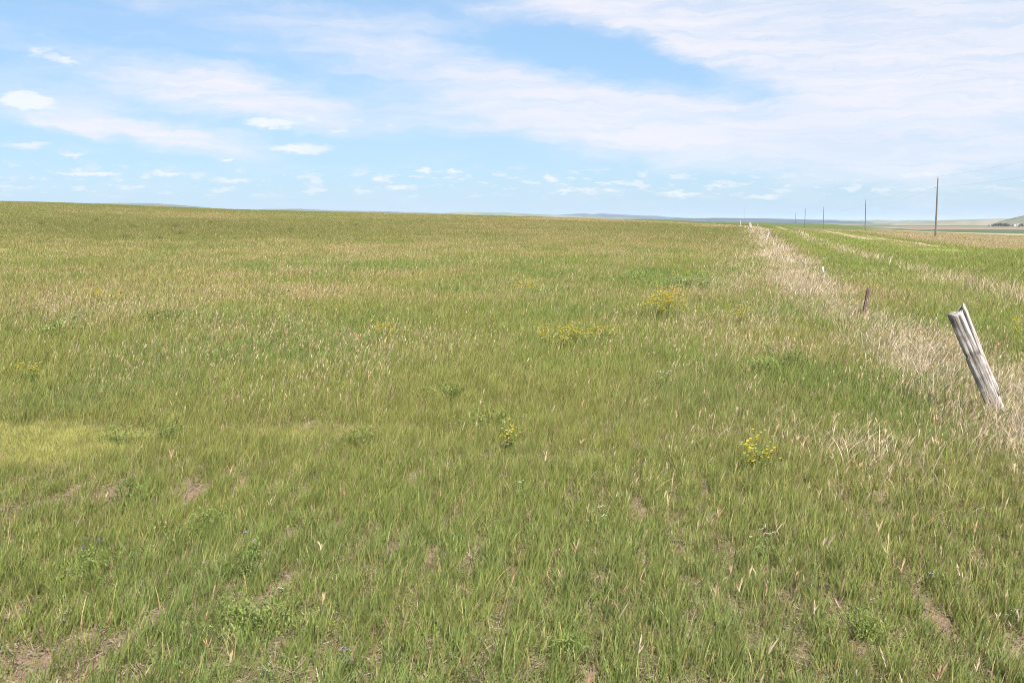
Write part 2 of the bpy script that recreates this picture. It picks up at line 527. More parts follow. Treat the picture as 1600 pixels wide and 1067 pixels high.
def copy_tree(src, loc, label, rz=0.0, sc=1.0, group=None):
    r = src.copy()
    COL.objects.link(r)
    r.location = loc
    r.rotation_euler = (0, 0, rz)
    r.scale = (sc, sc, sc)
    r['label'] = label
    if group:
        r['group'] = group
    for ch in list(src.children):
        c = ch.copy()
        COL.objects.link(c)
        c.parent = r
        for g in list(ch.children):
            d = g.copy()
            COL.objects.link(d)
            d.parent = c
    return r


class MB:
    """collects pieces of one mesh"""
    def __init__(s):
        s.V, s.F4, s.F3, s.C, s.n = [], [], [], [], 0

    def add(s, V, F4=None, F3=None, col=(1, 1, 1)):
        V = np.asarray(V, float).reshape(-1, 3)
        s.V.append(V)
        c = np.asarray(col, float)
        s.C.append(np.tile(c, (len(V), 1)) if c.ndim == 1 else c)
        if F4 is not None and len(F4):
            s.F4.append(np.asarray(F4).reshape(-1, 4) + s.n)
        if F3 is not None and len(F3):
            s.F3.append(np.asarray(F3).reshape(-1, 3) + s.n)
        s.n += len(V)
        return s

    def tube(s, pts, rad, seg=8, col=(1, 1, 1), caps=True):
        pts = [Vector(p) for p in pts]
        rad = [rad] * len(pts) if isinstance(rad, (int, float)) else rad
        V, F4, F3 = [], [], []
        up = Vector((0.31, 0.17, 0.93))
        for i, p in enumerate(pts):
            t = (pts[min(i + 1, len(pts) - 1)] - pts[max(i - 1, 0)]).normalized()
            a = t.cross(up)
            if a.length < 0.15:
                a = t.cross(Vector((1, 0, 0)))
            a.normalize()
            b = t.cross(a)
            for k in range(seg):
                q = 2 * math.pi * k / seg
                V.append(p + (a * math.cos(q) + b * math.sin(q)) * rad[i])
        for i in range(len(pts) - 1):
            for k in range(seg):
                k2 = (k + 1) % seg
                F4.append((i * seg + k, i * seg + k2, (i + 1) * seg + k2, (i + 1) * seg + k))
        if caps:
            n = len(V)
            V += [pts[0], pts[-1]]
            for k in range(seg):
                k2 = (k + 1) % seg
                F3.append((n, k2, k))
                F3.append((n + 1, (len(pts) - 1) * seg + k, (len(pts) - 1) * seg + k2))
        return s.add(V, F4, F3, col)

    def box(s, c, h, col=(1, 1, 1), rz=0.0):
        V = []
        for i in (-1, 1):
            for j in (-1, 1):
                for k in (-1, 1):
                    v = Matrix.Rotation(rz, 3, 'Z') @ Vector((i * h[0], j * h[1], k * h[2]))
                    V.append(v + Vector(c))
        return s.add(V, [(0, 1, 3, 2), (4, 6, 7, 5), (0, 4, 5, 1), (2, 3, 7, 6), (0, 2, 6, 4), (1, 5, 7, 3)], None, col)

    def build(s, name, mat, parent=None, smooth=False):
        f = []
        if s.F4:
            f.append(np.concatenate(s.F4))
        if s.F3:
            f.append(np.concatenate(s.F3))
        return np_mesh(name, np.concatenate(s.V), f, mat, np.concatenate(s.C), parent, smooth)


# ------------------------------------------------------------------ materials
def mat_leaf(name, transl=0.35, var=0.25, scale=3.0, rough=0.55):
    m = bpy.data.materials.new(name)
    m.use_nodes = True
    t = NT(m.node_tree)
    at = t.n('ShaderNodeAttribute', attribute_name='Col')
    geo = t.n('ShaderNodeNewGeometry')
    ns = t.n('ShaderNodeTexNoise', i_Scale=scale, i_Detail=2.0)
    t.l(geo.outputs['Position'], ns.inputs['Vector'])
    f = t.ramp(ns.outputs['Fac'], 0.3, 0.7, 1 - var, 1 + var, 'LINEAR')
    vm = t.n('ShaderNodeVectorMath', operation='SCALE')
    t.l(at.outputs['Color'], vm.inputs[0])
    t.l(f, vm.inputs['Scale'])
    p = t.n('ShaderNodeBsdfPrincipled')
    p.inputs['Roughness'].default_value = rough
    p.inputs['Specular IOR Level'].default_value = 0.15
    t.l(vm.outputs[0], p.inputs['Base Color'])
    tr = t.n('ShaderNodeBsdfTranslucent')
    t.l(vm.outputs[0], tr.inputs[0])
    mxx = t.n('ShaderNodeMixShader', i_0=transl)
    t.l(p.outputs[0], mxx.inputs[1])
    t.l(tr.outputs[0], mxx.inputs[2])
    o = t.n('ShaderNodeOutputMaterial')
    t.l(mxx.outputs[0], o.inputs[0])
    return m


def mat_solid(name, col, rough=0.6, metal=0.0, var=0.2, scale=20.0, stretch=(1, 1, 1), col2=None, bump=0.0, use_attr=False):
    m = bpy.data.materials.new(name)
    m.use_nodes = True
    t = NT(m.node_tree)
    tcn = t.n('ShaderNodeTexCoord')
    mp = t.n('ShaderNodeMapping', i_Scale=stretch)
    t.l(tcn.outputs['Object'], mp.inputs[0])
    ns = t.n('ShaderNodeTexNoise', i_Scale=scale, i_Detail=5.0, i_Roughness=0.6)
    t.l(mp.outputs[0], ns.inputs['Vector'])
    f = t.ramp(ns.outputs['Fac'], 0.35, 0.65)
    c1 = tuple(c * (1 - var) for c in col)
    c2 = col2 or tuple(min(1, c * (1 + var)) for c in col)
    cc_ = t.mix(f, c1, c2)
    if use_attr:
        at = t.n('ShaderNodeAttribute', attribute_name='Col')
        vm = t.n('ShaderNodeVectorMath', operation='MULTIPLY')
        t.l(cc_, vm.inputs[0])
        t.l(at.outputs['Color'], vm.inputs[1])
        cc_ = vm.outputs[0]
    p = t.n('ShaderNodeBsdfPrincipled')
    p.inputs['Roughness'].default_value = rough
    p.inputs['Metallic'].default_value = metal
    t.l(cc_, p.inputs['Base Color'])
    if bump:
        b = t.n('ShaderNodeBump', i_Strength=bump, i_Distance=0.01)
        t.l(ns.outputs['Fac'], b.inputs['Height'])
        t.l(b.outputs[0], p.inputs['Normal'])
    o = t.n('ShaderNodeOutputMaterial')
    t.l(p.outputs[0], o.inputs[0])
    return m


def mat_ground():
    m = bpy.data.materials.new('land')
    m.use_nodes = True
    t = NT(m.node_tree)
    at = t.n('ShaderNodeAttribute', attribute_name='Col')
    geo = t.n('ShaderNodeNewGeometry')
    out = []
    for sc, det in ((28.0, 5.0), (1.1, 4.0), (0.06, 5.0)):
        ns = t.n('ShaderNodeTexNoise', i_Scale=sc, i_Detail=det, i_Roughness=0.65)
        t.l(geo.outputs['Position'], ns.inputs['Vector'])
        out.append(ns.outputs['Fac'])
    s = t.math('ADD', t.math('MULTIPLY', out[0], 0.9), t.math('MULTIPLY', out[1], 0.7))
    s = t.math('ADD', s, t.math('MULTIPLY', out[2], 0.5))
    f = t.ramp(s, 0.65, 1.45, 0.72, 1.28, 'LINEAR')
    vm = t.n('ShaderNodeVectorMath', operation='SCALE')
    t.l(at.outputs['Color'], vm.inputs[0])
    t.l(f, vm.inputs['Scale'])
    p = t.n('ShaderNodeBsdfPrincipled')
    p.inputs['Roughness'].default_value = 0.95
    p.inputs['Specular IOR Level'].default_value = 0.1
    t.l(vm.outputs[0], p.inputs['Base Color'])
    b = t.n('ShaderNodeBump', i_Strength=0.7, i_Distance=0.02)
    t.l(out[0], b.inputs['Height'])
    t.l(b.outputs[0], p.inputs['Normal'])
    o = t.n('ShaderNodeOutputMaterial')
    t.l(p.outputs[0], o.inputs[0])
    return m


def mat_wood(name):
    m = bpy.data.materials.new(name)
    m.use_nodes = True
    t = NT(m.node_tree)
    tcn = t.n('ShaderNodeTexCoord')
    mp = t.n('ShaderNodeMapping', i_Scale=(1, 1, 0.06))
    t.l(tcn.outputs['Object'], mp.inputs[0])
    a = t.n('ShaderNodeTexNoise', i_Scale=75.0, i_Detail=6.0, i_Roughness=0.65)
    t.l(mp.outputs[0], a.inputs['Vector'])
    b = t.n('ShaderNodeTexNoise', i_Scale=22.0, i_Detail=4.0, i_Roughness=0.6)
    t.l(mp.outputs[0], b.inputs['Vector'])
    c = t.n('ShaderNodeTexNoise', i_Scale=6.0, i_Detail=3.0)
    t.l(tcn.outputs['Object'], c.inputs['Vector'])
    base = t.mix(t.ramp(a.outputs['Fac'], 0.32, 0.66), (0.17, 0.145, 0.13), (0.54, 0.50, 0.47))
    base = t.mix(t.math('MULTIPLY', t.ramp(b.outputs['Fac'], 0.42, 0.33), 0.85), base, (0.07, 0.055, 0.05))
    at = t.n('ShaderNodeAttribute', attribute_name='Col')
    sv = t.n('ShaderNodeVectorMath', operation='MULTIPLY')
    base = t.mix(t.math('MULTIPLY', t.ramp(c.outputs['Fac'], 0.50, 0.66), 0.65), base, (0.17, 0.125, 0.11))
    t.l(base, sv.inputs[0])
    t.l(at.outputs['Color'], sv.inputs[1])
    base = sv.outputs[0]
    p = t.n('ShaderNodeBsdfPrincipled')
    p.inputs['Roughness'].default_value = 0.9
    p.inputs['Specular IOR Level'].default_value = 0.2
    t.l(base, p.inputs['Base Color'])
    bp = t.n('ShaderNodeBump', i_Strength=0.9, i_Distance=0.006)
    t.l(t.math('ADD', a.outputs['Fac'], b.outputs['Fac']), bp.inputs['Height'])
    t.l(bp.outputs[0], p.inputs['Normal'])
    o = t.n('ShaderNodeOutputMaterial')
    t.l(p.outputs[0], o.inputs[0])
    return m


M_GRASS = mat_leaf('grass_blade', 0.38, 0.18, 5.0, 0.5)
M_DRY = mat_leaf('dry_grass_blade', 0.25, 0.15, 5.0, 0.7)
M_LEAF = mat_leaf('weed_leaf', 0.3, 0.3, 30.0, 0.55)
M_PETAL = mat_leaf('petal', 0.3, 0.1, 40.0, 0.6)
M_TREE = mat_leaf('tree_leaf', 0.2, 0.3, 0.6, 0.7)
M_LAND = mat_ground()
M_ROAD = mat_solid('packed_dirt', (0.30, 0.225, 0.145), 0.95, 0, 0.22, 1.5, bump=0.3)
M_WOOD = mat_wood('weathered_wood')
M_OLDWOOD = mat_solid('dark_old_wood', (0.105, 0.068, 0.055), 0.9, 0, 0.45, 30.0, (1, 1, 0.08), bump=0.6)
M_POLE = mat_solid('pole_wood', (0.105, 0.085, 0.075), 0.85, 0, 0.35, 14.0, (1, 1, 0.05))
M_RUST = mat_solid('rusty_steel', (0.16, 0.075, 0.05), 0.85, 0.2, 0.4, 30.0)
M_STEEL = mat_solid('dull_steel', (0.20, 0.195, 0.185), 0.8, 0.0, 0.25, 30.0)
M_WHITE = mat_solid('white_paint', (0.52, 0.51, 0.48), 0.5, 0, 0.08, 30.0)
M_CERAM = mat_solid('insulator_glaze', (0.22, 0.21, 0.20), 0.3, 0, 0.1, 30.0)
M_BARK = mat_solid('bark', (0.11, 0.085, 0.065), 0.9, 0, 0.3, 4.0)
M_ROOF = mat_solid('shed_roof', (0.42, 0.42, 0.43), 0.5, 0.2, 0.1, 2.0)
M_DOOR = mat_solid('shed_door', (0.16, 0.16, 0.17), 0.7, 0, 0.1, 2.0)
M_HILL = mat_solid('hill_grass', (1, 1, 1), 0.95, 0, 0.3, 0.004, use_attr=True)

# ------------------------------------------------------------------ ground sheet
rings = np.concatenate([[0.4], np.exp(np.linspace(math.log(1.0), math.log(2.2), 8)),
                        np.exp(np.linspace(math.log(2.24), math.log(40000), 560))])
ths = np.concatenate([np.radians(np.arange(-180, -40, 3.0)), np.radians(np.arange(-40, 40, 0.2)), np.radians(np.arange(40, 180, 3.0))])
nT = len(ths)
gx = np.outer(rings, np.sin(ths)).ravel()
gy = np.outer(rings, np.cos(ths)).ravel()
gz = H(gx, gy)
GV = np.stack([gx, gy, gz], 1)
GV = np.concatenate([GV, [[0, 0, 0]]])
ii = np.arange(len(rings) - 1)[:, None] * nT
jj = np.arange(nT)[None, :]
j2 = (jj + 1) % nT
GQ = np.stack([ii + jj, ii + nT + jj, ii + nT + j2, ii + j2], -1).reshape(-1, 4)[:, ::-1]
GT = np.stack([np.full(nT, len(GV) - 1), np.arange(nT), (np.arange(nT) + 1) % nT], 1)[:, ::-1]
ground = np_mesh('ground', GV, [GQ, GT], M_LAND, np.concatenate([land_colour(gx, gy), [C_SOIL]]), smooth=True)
tag(ground, kind='structure')

# dirt road: two wheel ruts draped on the land
mb = MB()
ys = np.concatenate([np.arange(66, 170, 0.7), np.arange(170, 424, 2.0)])
for o0 in (7.75, 9.35):
    wdt = 0.16 + 0.24 * (vnoise(ys / 5.0, ys * 0 + o0, 31) - 0.5)
    cxs = FX0 + FSL * ys + o0 + 0.25 * (vnoise(ys / 14.0, ys * 0, 32) - 0.5)
    gate = (sst(ys, 86, 92) if o0 < 8 else sst(ys, 64, 70) * (1 - sst(ys, 102, 110) * (1 - sst(ys, 335, 342))))
    wdt = wdt * gate
    pts = []
    for k in (-1, -0.5, 0, 0.5, 1):
        xx = cxs + k * wdt
        pts.append(np.stack([xx, ys, H(xx, ys) + (0.035 if abs(k) < 1 else -0.01)], 1))
    V = np.stack(pts, 1).reshape(-1, 3)
    q = [(5 * i + k, 5 * i + k + 1, 5 * i + k + 6, 5 * i + k + 5) for i in range(len(ys) - 1) for k in range(4) if gate[i] > 0.02 and gate[i + 1] > 0.02]
    mb.add(V, q)
tag(mb.build('dirt_road', M_ROAD, smooth=True), kind='structure')


# ------------------------------------------------------------------ hills beyond the valley
def hill(name, R, prof, col, col2, depth=0.12, base=-19.0, seed=1):
    pxs = np.linspace(prof[0][0], prof[-1][0], 160)
    yi = np.interp(pxs, [p[0] for p in prof], [p[1] for p in prof])
    yi = yi + 0.5 * (fbm(pxs / 14.0, pxs * 0, seed, 3) - 0.5)
    V, Cc = [], []
    ws_ = np.array([-1.0, -0.75, -0.5, -0.28, -0.1, 0.0, 0.12, 0.4, 1.0])
    hs_ = np.array([0.0, 0.18, 0.48, 0.8, 0.97, 1.0, 0.95, 0.6, 0.0])
    end = sst(np.arange(160), 0, 10) * (1 - sst(np.arange(160), 149, 159))
    for i, p in enumerate(pxs):
        d = px_dir(p, yi[i])
        hx = math.hypot(d[0], d[1])
        top = EYE + R * d[2] / hx
        for k in range(9):
            rr = R * (1 + depth * ws_[k] + 0.01 * (hash2(np.array([i // 7]), np.array([k]), seed)[0] - .5))
            zz = base + (top - base) * hs_[k] * max(end[i], 0.02)
            V.append((d[0] / hx * rr, d[1] / hx * rr, zz))
            t = float(fbm(np.array([i / 9.0]), np.array([k * 0.8]), seed + 5, 3)[0])
            t = min(1, max(0, (t - 0.3) * 2.5))
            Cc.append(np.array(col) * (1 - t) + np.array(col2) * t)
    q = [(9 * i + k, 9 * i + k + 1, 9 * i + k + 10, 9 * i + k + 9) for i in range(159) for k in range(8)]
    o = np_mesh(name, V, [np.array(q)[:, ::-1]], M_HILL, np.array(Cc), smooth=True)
    return tag(o, kind='structure')


G1, G2, TAN1 = (0.10, 0.13, 0.055), (0.16, 0.16, 0.075), (0.27, 0.22, 0.13)
hill('hill', 6000, [(100, 326), (140, 319.5), (152, 317.6), (200, 317.4), (245, 318), (275, 320.2), (320, 324), (380, 330)], (0.07, 0.09, 0.05), (0.11, 0.12, 0.06), seed=3)
hill('hill', 6200, [(370, 332), (410, 327), (468, 326.5), (500, 328), (530, 329.2), (590, 330), (640, 331.5), (760, 336)], (0.07, 0.09, 0.05), (0.12, 0.13, 0.07), seed=4)
hill('hill', 7000, [(640, 338), (690, 333), (725, 331.6), (800, 333), (860, 335.6), (980, 341), (1060, 345)], G1, G2, seed=5)
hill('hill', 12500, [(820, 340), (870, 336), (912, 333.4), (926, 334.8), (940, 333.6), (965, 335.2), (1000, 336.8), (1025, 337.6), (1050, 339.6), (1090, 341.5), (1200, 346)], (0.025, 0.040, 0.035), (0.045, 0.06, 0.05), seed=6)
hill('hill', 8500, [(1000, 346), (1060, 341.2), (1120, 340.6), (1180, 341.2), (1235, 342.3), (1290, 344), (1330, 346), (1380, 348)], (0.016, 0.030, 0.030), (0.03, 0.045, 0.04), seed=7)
hill('hill', 9000, [(1230, 347), (1270, 343.6), (1295, 343.2), (1340, 344.6), (1370, 343.8), (1405, 345), (1440, 344.2), (1480, 346), (1540, 348)], G1, G2, seed=8)
hill('hill', 5200, [(1380, 350), (1440, 346.2), (1480, 344), (1520, 342.8), (1560, 341.8), (1600, 342), (1680, 341), (1800, 347)], (0.15, 0.145, 0.075), (0.21, 0.18, 0.11), seed=9)
hill('hill', 3900, [(1540, 351), (1565, 345.5), (1582, 341), (1600, 336.5), (1640, 331), (1720, 326), (1800, 330), (1900, 348)], (0.085, 0.095, 0.045), (0.125, 0.12, 0.065), depth=0.08, seed=10)

# ------------------------------------------------------------------ haze over the whole plain
mh = bpy.data.materials.new('air')
mh.use_nodes = True
t = NT(mh.node_tree)
pv = t.n('ShaderNodeVolumePrincipled')
pv.inputs['Color'].default_value = (0.62, 0.75, 0.95, 1)
pv.inputs['Density'].default_value = 4.5e-5
o = t.n('ShaderNodeOutputMaterial')
t.l(pv.outputs[0], o.inputs['Volume'])
hz = MB().box((0, 0, 0), (41000, 41000, 1)).build('haze', mh)
for v in hz.data.vertices:
    v.co.z = 112.0 if v.co.z > 0 else -22.0
tag(hz, kind='stuff')


# ------------------------------------------------------------------ grass
def blade_mesh(P, h, wd, az_, lean, bend, c0, c1, psi, seg, prof='blade', z0=None):
    """ribbons of grass: P (N,2) roots; returns V, tri indices, colours"""
    N = len(P)
    zr = H(P[:, 0], P[:, 1]) - 0.01 if z0 is None else z0
    dirx, diry = np.cos(az_), np.sin(az_)
    sx, sy = np.cos(psi), np.sin(psi)
    cx_, cz_ = np.zeros(N), np.zeros(N)
    V = np.zeros((N, 2 * seg + 1, 3), np.float32)
    C = np.zeros((N, 2 * seg + 1, 3), np.float32)
    for k in range(seg + 1):
        tt = k / seg
        if k:
            a = lean + bend * (k - 0.5) / seg
            cx_ = cx_ + h / seg * np.sin(a)
            cz_ = cz_ + h / seg * np.cos(a)
        bx_, by_, bz_ = P[:, 0] + dirx * cx_, P[:, 1] + diry * cx_, zr + cz_
        if prof == 'blade':
            ww = wd * (1 - 0.75 * tt ** 1.6)
        else:
            ww = wd * (0.25 + 1.0 * math.sin(math.pi * (0.12 + 0.75 * tt)))
        cc_ = c0 * (1 - tt) + c1 * tt
        if k < seg:
            for q, sgn in ((0, -0.5), (1, 0.5)):
                V[:, 2 * k + q] = np.stack([bx_ + sgn * ww * sx, by_ + sgn * ww * sy, bz_], 1)
                C[:, 2 * k + q] = cc_
        else:
            V[:, 2 * seg] = np.stack([bx_, by_, bz_], 1)
            C[:, 2 * seg] = cc_
    tri = []
    for k in range(seg - 1):
        a, b, c, d = 2 * k, 2 * k + 1, 2 * k + 2, 2 * k + 3
        tri += [(a, b, d), (a, d, c)]
    tri.append((2 * seg - 2, 2 * seg - 1, 2 * seg))
    tri = np.array(tri)
    Fc = (np.arange(N) * (2 * seg + 1))[:, None, None] + tri[None]
    return V.reshape(-1, 3), Fc.reshape(-1, 3), C.reshape(-1, 3), (bx_, by_, bz_)


def join(name, parts, mat, label=None):
    Vs, Fs, Cs, n = [], [], [], 0
    for p in parts:
        Vs.append(p[0])
        Fs.append(p[1] + n)
        Cs.append(p[2])
        n += len(p[0])
    o = np_mesh(name, np.concatenate(Vs), [np.concatenate(Fs)], mat, np.concatenate(Cs))
    return tag(o, label, None, None, 'stuff')


HALF = R_(34)
R0 = 9.0


def scatter(n, r1, r2, half=HALF):
    """polar scatter: even per square metre below R0, even per log distance beyond"""
    back = 2.0
    r1, r2, q = r1 + back, r2 + back, R0 + back
    a_near = 0.5 * (min(r2, q) ** 2 - min(r1, q) ** 2)
    a_far = q * q * math.log(max(r2, q) / max(r1, q))
    k = int(n * a_near / (a_near + a_far))
    Rn = np.sqrt(rng.uniform(min(r1, q) ** 2, min(r2, q) ** 2 + 1e-9, k))
    Rf = np.exp(rng.uniform(math.log(max(r1, q)), math.log(max(r2, q) + 1e-9), n - k))
    Rr = np.concatenate([Rn, Rf])
    th = rng.uniform(-half, half, n)
    P = np.stack([Rr * np.sin(th), Rr * np.cos(th) - back], 1)
    return P, np.hypot(P[:, 0], P[:, 1])


def grow_green():
    parts = []
    n_t = 215000
    P, Rr = scatter(n_t, 2.4, 420)
    # drill rows in the young field grass
    row = P[:, 0] - 0.10 * P[:, 1]
    snapped = (np.round(row / 0.21)) * 0.21 + rng.normal(0, 0.030, n_t)
    off = P[:, 0] - FX0 - FSL * P[:, 1]
    use = (rng.random(n_t) < 0.55) & (Rr < 22) & (off < 0)
    P[:, 0] = np.where(use, snapped + 0.10 * P[:, 1], P[:, 0])
    g = regions(P[:, 0], P[:, 1])
    keep = rng.random(n_t) > np.clip(g['soil'] * 1.0, 0, 0.96)
    keep &= g['rut'] < 0.25
    keep &= rng.random(n_t) > 0.82 * g['lime']
    P, Rr = P[keep], Rr[keep]
    nb = 15
    N = len(P) * nb
    sp = 0.030 * np.maximum(1, Rr / 8.0)
    Q = np.repeat(P, nb, 0) + rng.normal(0, 1, (N, 2)) * np.repeat(sp, nb)[:, None]
    RQ = np.hypot(Q[:, 0], Q[:, 1])
    ok = RQ > 2.2
    Q, RQ = Q[ok], RQ[ok]
    tuft = np.repeat(np.arange(len(P)), nb)[ok]
    N = len(Q)
    g = regions(Q[:, 0], Q[:, 1])
    lod = np.maximum(1.0, RQ / R0)
    tv = rng.random(len(P))[tuft]
    tv2 = rng.random(len(P))[tuft]
    hn = fbm(Q[:, 0] / 0.8, Q[:, 1] / 1.1, 13, 3)
    h = (0.050 + 0.080 * rng.random(N)) * (0.75 + 0.5 * tv) * (0.7 + 0.7 * hn) * (1 + 0.55 * sst(RQ, 6, 16))
    h *= 1 + 0.35 * g['side'] - 0.55 * g['lime']
    h *= 1 - 0.75 * np.exp(-((g['off'] - 8.0) / 2.6) ** 2) * sst(RQ, 40, 60)
    wd = rng.uniform(0.0024, 0.0048, N) * lod * (1 + 0.30 * (1 - sst(RQ, 5, 9)))
    wd *= 1 - 0.5 * g['lime']
    az_ = rng.uniform(0, 2 * math.pi, N)
    wind = 0.065
    lean0 = np.abs(rng.normal(0.10, 0.16, N))
    vx, vy = lean0 * np.cos(az_) + wind * (0.6 + 0.8 * tv2), lean0 * np.sin(az_)
    az_, lean = np.arctan2(vy, vx), np.hypot(vx, vy)
    bend = rng.uniform(0.05, 0.75, N)
    odd = rng.random(N) < 0.16
    bend = np.where(odd, rng.uniform(0.8, 2.3, N), bend)
    # colour
    n4 = fbm(Q[:, 0] / 6.0, Q[:, 1] / 11.0, 95, 3)
    n5 = fbm(Q[:, 0] / 0.7, Q[:, 1] / 0.9, 14, 3)
    c = lerp(C_GREEN, C_BLUEG, np.clip(0.35 + 1.8 * (n5 - 0.40), 0, 1) * (1 - sst(RQ, 9, 24)))
    c = lerp(c, C_OLIVE, np.clip(0.15 + 1.6 * (n4 - 0.45) + 0.3 * sst(RQ, 15, 50), 0, 1))
    n6 = fbm(Q[:, 0] / 2.6, Q[:, 1] / 4.6, 171, 4)
    n7 = fbm(Q[:, 0] / 3.6, Q[:, 1] / 5.5, 175, 4)
    mid = sst(RQ, 4.5, 9)
    c = lerp(c, np.array([0.104, 0.178, 0.038]), sst(n6, 0.49, 0.62) * 0.85 * mid * (1 - 0.6 * sst(RQ, 40, 90)))
    c = lerp(c, np.array([0.220, 0.222, 0.050]), sst(n7, 0.50, 0.64) * 0.50 * mid)
    c = lerp(c, C_LIME, np.clip(rng.random(N) * 0.55 + g['lime'], 0, 1) * np.where(rng.random(N) < 0.5, 1, 0.35))
    c = lerp(c, lerp(C_GREEN, C_LIME, np.clip(0.35 + n4 * 0.7, 0, 1)), g['side'] * 0.85)
    c = lerp(c, lerp(C_OLIVE * 0.80, C_BROWN * 0.72, np.full(N, 0.22)), 0.62 * sst(RQ, 45, 110) * (1 - g['side']))
    c = c * (1 - 0.16 * np.exp(-((RQ - 125) / 42) ** 2) * (1 - sst(Q[:, 0], -45, 5)))[:, None]
    drysel = rng.random(N) < np.clip(0.10 + 0.62 * g['dry'] * sst(RQ, 5, 22) + 0.30 * g['strip'] + 0.5 * g['past'] + 0.1 * g['streak'] - 0.35 * g['side'] + 0.8 * np.exp(-((g['off'] - 8.6) / 1.3) ** 4) * sst(RQ, 62, 75), 0, 0.92)
    tanc = lerp(C_TAN * (1 - 0.22 * sst(RQ, 40, 110))[:, None], C_STRAW, rng.random(N) * np.clip(0.3 + 1.3 * g['strip'] + g['past'], 0, 1))
    tanc = lerp(tanc, C_BROWN, (rng.random(N) < 0.2) * 0.6)
    c = np.where(drysel[:, None], tanc, c)
    c = c * rng.uniform(0.78, 1.25, N)[:, None]
    c0 = lerp(c, C_TAN * 0.7, np.full(N, 0.22))
    c1 = lerp(c, C_LIME * 1.1, np.where(drysel, 0.0, 0.22))
    psi = rng.uniform(0, 2 * math.pi, N)
    nearm = RQ < 13
    for msk, seg in ((nearm, 4), (~nearm & (RQ < 40), 3), (RQ >= 40, 2)):
        parts.append(blade_mesh(Q[msk], h[msk], wd[msk], az_[msk], lean[msk], bend[msk], c0[msk], c1[msk], psi[msk], seg)[:3])
    return join('grass', parts, M_GRASS)


def grow_dry():
    """bleached bent grass along the fence line, in the pale streaks and through the field"""
    parts = []
    n = 780000
    P, Rr = scatter(n, 4.5, 300)
    g = regions(P[:, 0], P[:, 1])
    pr = (0.36 + 0.14 * sst(Rr, 12, 30)) * g['strip'] ** 1.3 + 0.6 * g['streak'] + 0.05 * g['dry'] ** 2 * sst(Rr, 14, 30) * (1 - g['side'])
    keep = (rng.random(n) < pr) & (g['rut'] < 0.3)
    P, Rr = P[keep], Rr[keep]
    g = {k: v[keep] for k, v in g.items()}
    N = len(P)
    lod = np.maximum(1.0, Rr / R0)
    h = rng.uniform(0.16, 0.42, N) * (0.7 + 0.4 * g['strip']) * (1 + 0.8 * g['streak'])
    wd = rng.uniform(0.0028, 0.0055, N) * lod
    az_ = rng.normal(0.35, 1.1, N)
    lean = np.abs(rng.normal(0.28, 0.2, N))
    bend = rng.uniform(0.2, 1.9, N) * (1 - 0.65 * g['streak'])
    c = lerp(C_STRAW, C_TAN, rng.random(N) * np.clip(1.0 - 1.3 * g['strip'], 0, 1)) * rng.uniform(0.6, 1.4, N)[:, None]
    c = lerp(c, np.array([0.30, 0.20, 0.155]), (rng.random(N) < 0.14) * 0.6)
    psi = rng.uniform(0, 2 * math.pi, N)
    for msk, seg in ((Rr < 16, 5), (Rr >= 16, 3)):
        parts.append(blade_mesh(P[msk], h[msk], wd[msk], az_[msk], lean[msk], bend[msk], c[msk] * 0.85, c[msk], psi[msk], seg)[:3])
    return join('dry_grass', parts, M_DRY)


